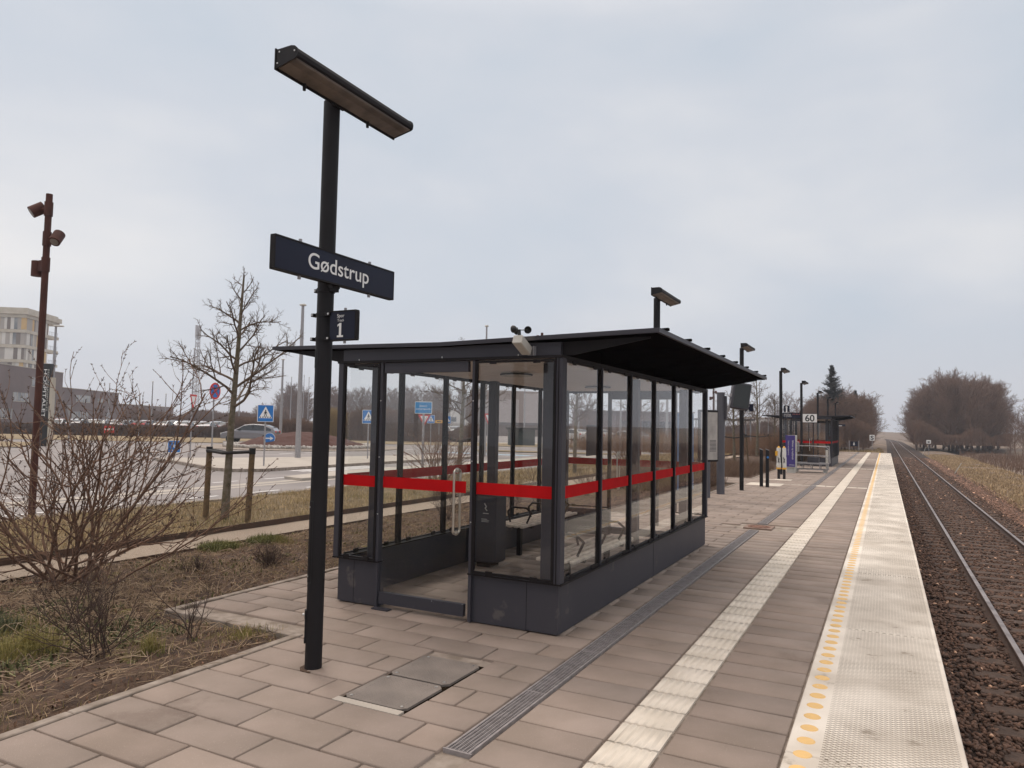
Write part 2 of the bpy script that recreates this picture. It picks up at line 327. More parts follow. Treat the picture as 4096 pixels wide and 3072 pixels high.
CARP = mat('car_paint', (.4, .4, .41), .3, metal=.3, objcol=True, coat=.5)
CARG = mat('car_glass', (.03, .035, .04), .08)
TYRE = mat('tyre', (.015, .015, .015), .8)
MANH = mat('manhole_iron', (.225, .19, .165), .7, metal=.1, col2=(.16, .135, .118), scale=3, bump=.1, bscale=60)
REDM = mat('rusty_manhole', (.22, .10, .06), .85, col2=(.12, .06, .04), scale=20, bump=.3, bscale=50)
PURP = mat('machine_purple', (.055, .035, .20), .4)
SHED = mat('shed_panel', (.13, .115, .11), .8, col2=(.09, .08, .078), scale=1)
REDC = mat('red_container', (.5, .03, .02), .5)
HOUSE = mat('house_white', (.7, .67, .64), .8)
ROOFH = mat('roof_grey', (.17, .14, .135), .8)

# ---------------------------------------------------------------- ground
def left_z(y):  # level left of the track: flat by the platform, lower past its end
    return -.09-.75*np.clip((y-71)/14, 0, 1)
def terr(X, Y):
    zl = left_z(Y)+.12*(vnoise(X, Y, 7, 1)-.5)*np.clip((Y-72)/10, 0, 1)
    inner = np.where(Y < 71.0, -1.02, np.interp(X, [-9, -4, -1.6, .2], [0, -.15, -.35, 0]) + np.where(X > -.1, -1.02, left_z(Y)-.05))
    right = np.interp(X, [3.6, 4.7, 5.6, 8, 10.5, 13, 40, 600], [-1.02, -1.18, -1.08, -1.12, -1.65, -1.35, -1.2, -.8])+(.22*(vnoise(X, Y, 2.5, 3)-.5)+.12*(vnoise(X, Y, .8, 4)-.5))*np.clip((X-4.6)/1.5, 0, 1)
    z = np.where(X < -4.36, np.where(Y < 71, zl, zl), np.where(X < 3.6, inner, right))
    z = np.where((Y > 71) & (X < .2) & (X > -9), np.interp(X, [-9, -5, -3.2, -1.2, .2], [0, 0, -.1, .05, -.1])*np.clip((Y-71)/8, 0, 1)+np.where(X > -.9, -1.02+np.clip((-X)/.9, 0, 1)*.5, zl), z)
    far = np.clip((Y-330)/170, 0, 1); z = z+far*far*(3-2*far)*(2.6+.6*vnoise(X, Y, 60, 9))
    return z
xs = np.unique(np.concatenate([[-1500, -900, -600, -400, -250, -160, -110, -80, -60, -45, -30, -20, -15], np.arange(-13, -4.5, .8), [-4.43, -4.36, -3, -1.8, -.9, -.4, .2, .36, .5, 2, 3.6, 4.1, 4.7], np.arange(5, 22, .35), np.arange(22, 60, 3), [70, 90, 120, 160, 250, 400, 700, 1200]]))
ys = np.unique(np.concatenate([[-30, -15, -5], np.arange(0, 60, .5), np.arange(60, 110, 1), [71.01], np.arange(110, 330, 8), np.arange(330, 520, 12), [560, 620, 720, 900, 1400]]))
sheet('ground', xs, ys, terr, FIELD)

# platform slab body and joints bed
pb = MB(); pb.use(KERB); pb.box(-4.345, .34, -4, 71, -.9, -.022); pb.box(-5.93, -4.346, 4.72, 14.5, -.3, -.022); pb.box(-5.93, -4.346, 25.2, 27.8, -.3, -.022)
tag(pb.build('platform', JOINT), kind='structure')
# pavers
def pavers(name, cells, m, ztop=0.0, gap=.0092, var=.10, ch=.0055, thick=.035, hues=True):
    V = []; Fc = []; Cc = []; n = 0; g = np.random.default_rng(5)
    for (x0, x1, y0, y1) in cells:
        x0 += gap; x1 -= gap; y0 += gap; y1 -= gap; dz = g.normal(0, .0008); t = ztop+dz
        tx, ty = g.normal(0, .0012, 2)
        V += [(x0, y0, t-thick), (x1, y0, t-thick), (x1, y1, t-thick), (x0, y1, t-thick), (x0, y0, t-ch), (x1, y0, t-ch), (x1, y1, t-ch), (x0, y1, t-ch),
              (x0+ch, y0+ch, t-tx-ty), (x1-ch, y0+ch, t+tx-ty), (x1-ch, y1-ch, t+tx+ty), (x0+ch, y1-ch, t-tx+ty)]
        Fc += [(n+a, n+b, n+c, n+d) for a, b, c, d in ((0, 1, 5, 4), (1, 2, 6, 5), (2, 3, 7, 6), (3, 0, 4, 7), (4, 5, 9, 8), (5, 6, 10, 9), (6, 7, 11, 10), (7, 4, 8, 11), (8, 9, 10, 11))]
        c = 1+g.normal(0, var); w = g.normal(0, var*.12) if hues else 0; Cc += [(c*(1+w), c, c*(1-w))]*12; n += 12
    o = npmesh(name, np.array(V), np.array(Fc), m, cols=np.array(Cc)); tag(o, kind='structure'); return o
cells = []
rows = [3.74+.3*k for k in range(-25, 225)]
def left_row(x0, x1, y0, y1, par):
    x = -4.345+(.315 if par else .0)-.63*3
    while x < x1:
        a, b = max(x, x0), min(x+.63, x1)
        if b-a > .05: cells.append((a, b, y0, y1))
        x += .63
def cuts(y):  # the covers cut out of the paving
    return None
for k, y in enumerate(rows):
    y1 = y+.3
    if y1 > 71: break
    segs_ = [(-4.345, -2.19)]
    if (4.72 <= y < 14.3) or (25.2 < y < 27.6): segs_ = [(-5.93, -2.19)]
    HX0, HX1, HY0, HY1 = -3.185, -2.66, 3.73, 4.80
    for a, b in segs_:
        if y1 > HY0+.02 and y < HY1-.02:
            left_row(a, HX0, y, y1, k % 2); left_row(HX1, b, y, y1, k % 2)
        else: left_row(a, b, y, y1, k % 2)
    cells.append((-2.005, -1.443, y, y1)); cells.append((-1.118, -.522, y, y1))
# remove cells hit by the rusty manhole
cells = [c for c in cells if not (c[0] < -1.84 and c[1] > -2.33 and c[2] < 14.3 and c[3] > 13.85)]
pavers('paving', cells, PAVE, var=.05)
tc_ = []
for k, y in enumerate(rows):
    if y+.3 <= 71: tc_.append((-1.437, -1.124, y, y+.3))
pavers('tactile_strip_base', tc_, TACT, ztop=-.002, var=.05, hues=False)
# raised guide ribs of the tactile strip: shallow round ridges
V = []; Fc = []; n = 0
for y in rows[8:150]:
    for j in range(6):
        cx = -1.437+.0522*(j+.5); w = .019
        for yy in (y+.012, y+.288):
            V += [(cx-w, yy, -.002), (cx-w*.5, yy, .0006), (cx+w*.5, yy, .0006), (cx+w, yy, -.002)]
        Fc += [(n, n+1, n+5, n+4), (n+1, n+2, n+6, n+5), (n+2, n+3, n+7, n+6), (n, n+3, n+2, n+1), (n+4, n+5, n+6, n+7)]; n += 8
o = npmesh('tactile_ribs', np.array(V), np.array([f for f in Fc]), TACT, cols=np.ones((len(V), 3))*1.04); tag(o, kind='structure')
# pale cross stripes and the pad of studs round the card readers
pc = [(-3.8, -3.0, 25.8+.3*i, 26.07+.3*i) for i in range(0)]
for (x0, x1, y0, y1) in [(-4.1, -3.0, 24.6, 24.9), (-4.1, -3.0, 24.9, 25.2), (-4.1, -3.0, 25.2, 25.5), (-4.1, -3.0, 25.5, 25.8), (-4.1, -3.5, 27.6, 27.9), (-3.5, -3.0, 27.6, 27.9), (-3.6, -3.0, 27.9, 28.2)]:
    pc.append((x0, x1, y0, y1))
for y0 in (25.5, 38.7, 52.0, 63.0):
    for i in range(5): pc.append((-2.9+.145+.3*i-.55, -2.9+.145+.3*i-.25, y0+.07, y0+.2)) if y0 > 30 else pc.append((-3.0+.2*i, -2.8+.2*i, y0+.1, y0+.2))
    for i in range(2): pc.append((-1.74-.3*i, -1.44-.3*i, y0, y0+.3)); pc.append((-1.12+.3*i, -.82+.3*i, y0, y0+.3))
pavers('pale_tiles', pc, TACT, ztop=.004, var=.05, thick=.01, hues=False)

# edge slabs: pale concrete with a knurled field
def edge_mat():
    m = mat('edge_concrete', (.79, .725, .635), .85, col2=(.55, .49, .415), scale=1.6, detail=9, wear=((.36, .31, .25), 3.2, .62), bump=.3, bscale=90, dist=.004)
    nt = m.node_tree; N = nt.nodes.new; L = nt.links.new; b = nt.nodes['Principled BSDF']
    tc = N('ShaderNodeTexCoord'); sp = N('ShaderNodeSeparateXYZ'); L(tc.outputs['Object'], sp.inputs[0])
    def mth(op, a, b_=None, c=None):
        q = N('ShaderNodeMath'); q.operation = op
        for i, v in enumerate((a, b_, c)):
            if v is None: continue
            if isinstance(v, (int, float)): q.inputs[i].default_value = v
            else: L(v, q.inputs[i])
        return q.outputs[0]
    s1 = mth('ADD', mth('MULTIPLY', sp.outputs[0], .62), sp.outputs[1]); s2 = mth('SUBTRACT', mth('MULTIPLY', sp.outputs[0], .62), sp.outputs[1])
    def line(s): return mth('GREATER_THAN', mth('ABSOLUTE', mth('SUBTRACT', mth('FRACT', mth('MULTIPLY', s, 1/.034)), .5)), .385)
    ln = mth('MAXIMUM', line(s1), line(s2))
    inx = mth('MULTIPLY', mth('GREATER_THAN', sp.outputs[0], -.335), mth('LESS_THAN', sp.outputs[0], .35))
    ln = mth('MULTIPLY', ln, inx)
    # grooves: worn dirt lies in them in patches
    nz = N('ShaderNodeTexNoise'); nz.inputs['Scale'].default_value = 1.5; nz.inputs['Detail'].default_value = 6; L(tc.outputs['Object'], nz.inputs[0])
    r = N('ShaderNodeMapRange'); r.inputs[1].default_value = .38; r.inputs[2].default_value = .62; r.inputs[3].default_value = .45; r.inputs[4].default_value = 1.0; L(nz.outputs[0], r.inputs[0])
    fac = mth('MULTIPLY', ln, r.outputs[0])
    src = b.inputs['Base Color'].links[0].from_socket; x = N('ShaderNodeMix'); x.data_type = 'RGBA'; L(fac, x.inputs[0]); L(src, x.inputs[6]); x.inputs[7].default_value = (.20, .165, .125, 1); L(x.outputs[2], b.inputs['Base Color'])
    return m
EDGE = edge_mat()
eb = MB(); yj = [4.395+2.955*k for k in range(-3, 23)]
for a, b in zip(yj[:-1], yj[1:]):
    b = min(b, 70.97)
    if b > a: eb.bbox(-.515, .38, a+.003, b-.003, -.17, .003, .006)
tag(eb.build('platform_edge', EDGE), kind='structure')
db = MB(); y = .4
k = 0
while y < 70:
    n_ = 18 if y < 14 else 8
    db.raw([(-.423+.051*math.cos(2*PI*i/n_), y+.051*math.sin(2*PI*i/n_), .003) for i in range(n_)]+[(-.423+.044*math.cos(2*PI*i/n_), y+.044*math.sin(2*PI*i/n_), .0075) for i in range(n_)],
           [(i, (i+1) % n_, n_+(i+1) % n_, n_+i) for i in range(n_)]+[tuple(range(n_, 2*n_))]); y += .2; k += 1
tag(db.build('yellow_warning_studs', YEL), 'row of flat yellow round studs along the pale platform edge', 'studs', kind='stuff')
wl = MB(); wl.box(.17, .30, -4, 71, -1.1, -.17); tag(wl.build('platform_wall', JOINT), kind='structure')

# kerbs
kb = MB()
def kerb(x0, x1, y0, y1):
    L_ = (y1-y0) if (y1-y0) > (x1-x0) else (x1-x0); n = max(1, round(L_/1.0))
    for i in range(n):
        if (y1-y0) > (x1-x0): kb.bbox(x0, x1, y0+(y1-y0)*i/n+.002, y0+(y1-y0)*(i+1)/n-.002, -.1, .006+random.uniform(0, .004), .006)
        else: kb.bbox(x0+(x1-x0)*i/n+.002, x0+(x1-x0)*(i+1)/n-.002, y0, y1, -.1, .006+random.uniform(0, .004), .006)
kerb(-4.425, -4.35, -4, 4.715); kerb(-5.935, -4.425, 4.64, 4.715); kerb(-6.01, -5.938, 4.64, 14.57); kerb(-5.935, -4.425, 14.505, 14.57); kerb(-4.425, -4.35, 14.505, 25.12)
kerb(-5.935, -4.425, 25.12, 25.195); kerb(-6.01, -5.938, 25.12, 27.88); kerb(-5.935, -4.425, 27.81, 27.88); kerb(-4.425, -4.35, 27.81, 71)
tag(kb.build('kerb', KERB), kind='structure')

# garden bed, path, verge, road
bz = lambda X, Y: -.02-.03*np.clip((np.asarray(X)+4.55)/.1, 0, 1)+.05*(vnoise(X, Y, 1.1, 11)-.5)+.05*(vnoise(X, Y, .35, 12)-.5)+.045*(vnoise(X, Y, .12, 13)-.5)
sheet('garden_bed', np.linspace(-8.48, -4.40, 75), np.arange(-3, 4.64, .055), bz, SOIL)
sheet('garden_bed_behind_shelter', np.linspace(-8.48, -5.98, 32), np.arange(4.55, 16, .08), bz, SOIL)
sheet('garden_bed_beyond', np.arange(-8.48, -4.42, .2), np.arange(14.6, 72, .3), lambda X, Y: np.where((X > -5.95) & (Y > 25.0) & (Y < 27.9), -.06, bz(X, Y)), SOIL)
sheet('gravel_path', np.arange(-9.5, -8.46, .1), np.arange(-5, 71, .5), lambda X, Y: -.03+.012*(vnoise(X, Y, .5, 2)-.5), GRAV)
gz = lambda X, Y: -.015+.07*(vnoise(X, Y, 1.6, 21)-.5)+.03*(vnoise(X, Y, .4, 22)-.5)
sheet('grass_verge', np.arange(-13.35, -9.45, .12), np.arange(-6, 71, .2), gz, GRASSB)
ed = MB(); ed.box(-9.512, -9.50, -5, 70, -.1, .065); ed.box(-8.49, -8.48, -5, 70, -.1, .012)
tag(ed.build('steel_path_edging', RUSTD), kind='structure')
poly('road', [(-13.4, -40), (-13.4, 90), (-95, 90), (-95, -40)], -.055, ASPH)
kb2 = MB(); kb2.box(-13.4, -13.3, -10, 71, -.1, .0); tag(kb2.build('road_kerb', KERB), kind='structure')
poly('median', [(-15.62, -20), (-15.62, 60), (-15.9, 60), (-15.9, -20)], -.05, PALE); poly('median_band', [(-16.1, -20), (-16.1, 60), (-16.55, 60), (-16.55, -20)], -.05, PALE)
poly('median_island', [(-16.0, 17), (-16.0, 40), (-17.3, 40), (-17.5, 20), (-17.0, 17.3)], .03, PALE, th=.1)
poly('traffic_island', [(-19.95, 19.2), (-19.95, 34), (-22.5, 34.5), (-23.6, 31), (-24.3, 28.8), (-25.4, 26.6), (-26.6, 24.2), (-28.6, 21.6), (-27.6, 20.9), (-26.0, 20.5), (-21.6, 18.6), (-20.6, 18.5)], .05, PALE, th=.15)
ib = MB()
isl = [(-19.90, 34), (-19.90, 19.15), (-20.55, 18.42), (-21.65, 18.5), (-26.05, 20.4), (-27.65, 20.8), (-28.7, 21.5)]
for a, b in zip(isl[:-1], isl[1:]):
    a = Vector((*a, 0)); b = Vector((*b, 0)); d = (b-a).normalized(); nrm = Vector((-d.y, d.x, 0))*.06
    ib.raw([a-nrm+Vector((0, 0, -.1)), b-nrm+Vector((0, 0, -.1)), b+nrm+Vector((0, 0, -.1)), a+nrm+Vector((0, 0, -.1)), a-nrm+Vector((0, 0, .055)), b-nrm+Vector((0, 0, .055)), b+nrm+Vector((0, 0, .055)), a+nrm+Vector((0, 0, .055))],
           [(0, 3, 2, 1), (4, 5, 6, 7), (0, 1, 5, 4), (1, 2, 6, 5), (2, 3, 7, 6), (3, 0, 4, 7)])
tag(ib.build('island_kerb', KERB), kind='structure')
rm = MB()
def mark(x0, x1, y0, y1, z=-.049): rm.raw([(x0, y0, z), (x1, y0, z), (x1, y1, z), (x0, y1, z)], [(0, 1, 2, 3)])
for k in range(-8, 30): mark(-14.4, -14.28, 13.45+2*k, 14.43+2*k)
for k in range(-8, 3): mark(-17.45, -17.33, 12.86+2*k, 13.8+2*k)
for k in range(5): mark(-17.85-.45*k, -17.6-.45*k, 20.2, 24.6)
for k in range(0, 12): mark(-30+.0*k, -29.8, 30+2*k, 31+2*k)
for px, dep, ln, ang in ((2450, 40, 1.2, .3), (2520, 38, 1.2, .3), (2560, 36, 1, .3), (1880, 42, 1.5, .1), (1960, 40, 1.5, .1), (1840, 31, 2, 0), (1760, 30, 2, 0), (60, 30, 3, .6), (250, 34, 3, .6), (450, 24, 2.5, .5), (120, 21, 2.5, .5)):
    p = at(px, dep); c, s_ = math.cos(ang), math.sin(ang); rm.raw([(p.x-s_*.0-.06, p.y, -.049), (p.x+.06, p.y, -.049), (p.x+.06-ln*s_, p.y+ln*c, -.049), (p.x-.06-ln*s_, p.y+ln*c, -.049)], [(0, 1, 2, 3)])
tag(rm.build('road_markings', ROADW), kind='structure')
# blue bay marking and curved line seen through the shelter
bm = MB(); p = at(1900, 46); bm.box(p.x-3, p.x+4, p.y-.6, p.y+.6, -.053, -.049); tag(bm.build('bay_marking', mat('pale_blue_paint', (.32, .42, .5), .7)), kind='structure')
# roundabout
RC = Vector((-36.3, 38.6, 0))
def disc(name, r0, r1, z0, z1, m, n=64):
    b = MB(); vs = []
    for r, z in ((r0, z1), (r1, z1), (r1, z0)): vs += [(RC.x+r*math.cos(2*PI*i/n), RC.y+r*math.sin(2*PI*i/n), z) for i in range(n)]
    fs = [(i, n+i, n+(i+1) % n, (i+1) % n) for i in range(n)]+[(n+i, 2*n+i, 2*n+(i+1) % n, n+(i+1) % n) for i in range(n)]
    return tag(b.raw(vs, fs).build(name, m), kind='structure')
disc('roundabout_apron', 5.2, 6.9, -.06, 0.0, KERB); disc('roundabout_kerb', 4.6, 5.25, -.06, .06, KERB)
cb = MB(); 
for i in range(700):
    a = random.random()*2*PI; r = random.uniform(4.5, 5.15); cb.ball((RC.x+r*math.cos(a), RC.y+r*math.sin(a), .1+random.uniform(-.02, .05)), random.uniform(.07, .13), 6)
tag(cb.build('white_cobbles', COB), 'ring of white cobble stones round the red bark mound', 'cobbles', kind='stuff')
gx = np.linspace(-4.7, 4.7, 70); X, Y = np.meshgrid(gx, gx); R = np.hypot(X, Y); Z = 1.0*np.clip(1-(R/4.75)**2, -.1, 1)**1.1+.12*(vnoise(X+9, Y+9, .9, 5)-.5)+.1*(vnoise(X+9, Y+9, .3, 6)-.5); Z = np.where(np.isnan(Z), -.1, Z); Z = np.where(R > 4.7, -.2, Z)
V = np.stack([X+RC.x, Y+RC.y, Z], -1).reshape(-1, 3); i = (np.arange(69)[None, :]+np.arange(69)[:, None]*70).reshape(-1, 1)
tag(npmesh('bark_mound', V, i+np.array([0, 1, 71, 70]), BARKM, smooth=True), kind='structure')
# verges beyond the road
def patch(name, pts, z, m): return poly(name, [tuple(p)[:2] for p in pts], z, m)
VERG = mat('dry_verge', (.30, .225, .125), .95, col2=(.20, .15, .085), scale=.6, bump=.8, bscale=6, dist=.05)
patch('far_verge', [at(-300, 57), at(900, 57), at(900, 72), at(-600, 72)], -.02, VERG)
patch('far_verge_beyond', [at(900, 62), at(2450, 62), at(2450, 72), at(900, 72)], -.02, VERG)
patch('left_verge', [at(-900, 44), at(90, 42), at(170, 50), at(-700, 52)], .0, VERG)
patch('left_verge_middle', [at(1900, 50), at(2600, 47), at(2600, 49), at(1900, 52)], .0, VERG)
patch('car_park', [at(-600, 78), at(2400, 78), at(2100, 150), at(-600, 150)], -.03, ASPH)
patch('far_road', [at(1500, 73), at(2600, 71), at(2700, 76), at(1500, 76)], -.03, PALE)

# ---------------------------------------------------------------- track
def cx(y):  # centre line, curving left far away
    y = np.asarray(y, float); return 2.14-np.where(y > 235, (y-235)**2/2000.0, 0)
def strip(name, prof, ys, m, kind='structure', parent=None):
    ys = np.asarray(ys, float); prof = np.array(prof); k = len(prof); V = np.zeros((len(ys), k, 3)); V[:, :, 0] = cx(ys)[:, None]+prof[None, :, 0]; V[:, :, 1] = ys[:, None]; V[:, :, 2] = prof[None, :, 1]
    n = len(ys); i = (np.arange(k-1)[None, :]+np.arange(n-1)[:, None]*k).reshape(-1, 1)
    o = npmesh(name, V.reshape(-1, 3), i+np.array([0, 1, k+1, k]), m, parent=parent)
    if kind: tag(o, kind=kind)
    return o
yr = np.concatenate([np.arange(-4, 230, 6), np.arange(230, 420, 6)])
RT = -.80
strip('ballast', [(-2.0, -1.02), (-1.5, -.975), (1.5, -.975), (2.1, -1.02), (2.6, -1.2)], yr, BALL)
for sgn, nm in ((-1, 'rail'), (1, 'rail')):
    x = sgn*.752
    t = thing('rail', 'near steel rail beside the platform edge' if sgn < 0 else 'far steel rail beside the grassy field', 'rail', (0, 0, 0), 0, 'rails of the single track')
    strip('rail_web', [(x-.07, RT-.172), (x-.07, RT-.16), (x-.012, RT-.135), (x-.010, RT-.045), (x-.036, RT-.032), (x-.036, RT-.012), (x-.030, RT-.003)], yr, RAILS, None, t)
    strip('rail_head', [(x-.031, RT-.003), (x-.022, RT), (x+.022, RT), (x+.031, RT-.003)], yr, RAILT, None, t)
    strip('rail_web', [(x+.030, RT-.003), (x+.036, RT-.012), (x+.036, RT-.032), (x+.010, RT-.045), (x+.012, RT-.135), (x+.07, RT-.16), (x+.07, RT-.172)], yr, RAILS, None, t)
# sleepers: one mesh, first 90 individually as parts would hide in ballast: the bed's pattern
sg = thing('track_sleepers', 'dark sleepers with rail clips lying in the ballast under both rails', 'sleepers'); sg['kind'] = 'stuff'
sb = MB(); cb_ = MB()
y = 2.2; k = 0
while y < 235:
    ox = random.uniform(-.02, .02)
    sb.bbox(2.14-1.27+ox, 2.14+1.27+ox, y-.12, y+.12, -1.06, -.945+random.uniform(-.004, .004), .012)
    if y < 40:
        for xx in (2.14-.752, 2.14+.752):
            for s_ in (-1, 1):
                cb_.path([(xx+s_*.075, y-.05, -.945), (xx+s_*.13, y-.05, -.925), (xx+s_*.15, y, -.925), (xx+s_*.12, y+.05, -.93), (xx+s_*.07, y+.03, -.945)], .011, 6)
                cb_.box(xx+s_*.11-.03, xx+s_*.11+.03, y-.035, y+.035, -.96, -.938)
    y += .6; k += 1
o = sb.build('sleepers', SLEEP, sg); o['kind'] = 'stuff'; o = cb_.build('rail_clips', RAILS, sg); o['kind'] = 'stuff'
# ballast stones
ico = np.array([(0, 0, 1)]+[(math.cos(a)*.894, math.sin(a)*.894, .447) for a in np.arange(5)*2*PI/5]+[(math.cos(a)*.894, math.sin(a)*.894, -.447) for a in (np.arange(5)+.5)*2*PI/5]+[(0, 0, -1)])
icf = np.array([(0, 1+i, 1+(i+1) % 5) for i in range(5)]+[(1+i, 6+i, 1+(i+1) % 5) for i in range(5)]+[(1+(i+1) % 5, 6+i, 6+(i+1) % 5) for i in range(5)]+[(11, 6+(i+1) % 5, 6+i) for i in range(5)])
def stones(x, y, z, r, g, tone):
    n = len(x); P = ico[None]*(1+g.normal(0, .22, (n, 12, 1)))*np.stack([r*g.uniform(.7, 1.4, n), r*g.uniform(.7, 1.3, n), r*g.uniform(.5, .9, n)], 1)[:, None, :]
    a = g.uniform(0, 2*PI, n); ca, sa = np.cos(a)[:, None], np.sin(a)[:, None]; X = P[:, :, 0]*ca-P[:, :, 1]*sa; Y = P[:, :, 0]*sa+P[:, :, 1]*ca; b = g.normal(0, .5, n); cb, sb_ = np.cos(b)[:, None], np.sin(b)[:, None]
    Z = P[:, :, 2]*cb+X*sb_; X = X*cb-P[:, :, 2]*sb_
    V = np.stack([X+x[:, None], Y+y[:, None], Z+z[:, None]], -1).reshape(-1, 3); Fc = (np.arange(n)[:, None, None]*12+icf[None]).reshape(-1, 3); return V, Fc, np.repeat(tone, 12, 0)
g = np.random.default_rng(3); parts = []
for (ya, yb, n_, r_) in ((2.5, 9, 26000, .024), (9, 20, 26000, .028), (20, 45, 22000, .036), (45, 90, 12000, .055)):
    x = g.uniform(.36, 5.0, n_); y = g.uniform(ya, yb, n_)
    keep = (x > 0.36) & (np.abs(np.abs(x-2.14)-.752) > .05)
    ph = ((y-2.2+.3) % .6)-.3; onsl = (np.abs(ph) < .12) & (np.abs(x-2.14) < 1.27); keep &= ~onsl | (g.random(n_) < .12)
    keep &= (x < 4.35) | (g.random(n_) < .35)
    x = x[keep]; y = y[keep]; z = np.interp(x, [.36, .9, 3.7, 4.3, 5], [-.965, -.955, -.955, -1.05, -1.12])+g.uniform(-.03, .015, len(x)); z = np.where(np.abs(((y-2.2+.3) % .6)-.3) < .12, z+.012, z)
    t = g.random(len(x)); tone = np.stack([1-.2*t, 1-.15*t, 1-.1*t], 1)*g.uniform(.45, 1.35, (len(x), 1)); br = g.random(len(x)) < .012; tone[br] = (4.5, 5, 5)
    out_ = x > 3.6; tone[out_] *= 1.9
    parts.append(stones(x, y, z, np.full(len(x), r_), g, tone))
V, Fc, Cc = catv(parts)
tag(npmesh('ballast_stones', V, Fc, STONE, cols=Cc), 'dark brown crushed stone ballast between platform and rails', 'ballast', kind='stuff')

# ---------------------------------------------------------------- text helper with a fitted box
def label_text(s, m, parent, loc, rot, w, h=None, off=0.0, name='lettering', align='CENTER', ext=.0015, space=1.0):
    o = text(s, 1.0, m, parent, loc, rot, name, off, align, 0, 1.0, space)
    me = o.data; co = np.empty(len(me.vertices)*3, np.float32); me.vertices.foreach_get('co', co); co = co.reshape(-1, 3)
    mn, mx_ = co.min(0), co.max(0); sc = w/(mx_[0]-mn[0]); sy = (h/(mx_[1]-mn[1])) if h else sc
    c = (mn+mx_)/2; co[:, 0] = (co[:, 0]-c[0])*sc; co[:, 1] = (co[:, 1]-c[1])*sy; me.vertices.foreach_set('co', co.ravel()); me.update()
    return o
FX = (PI/2, 0, PI/2)     # faces +x
FY = (PI/2, 0, 0)        # faces -y

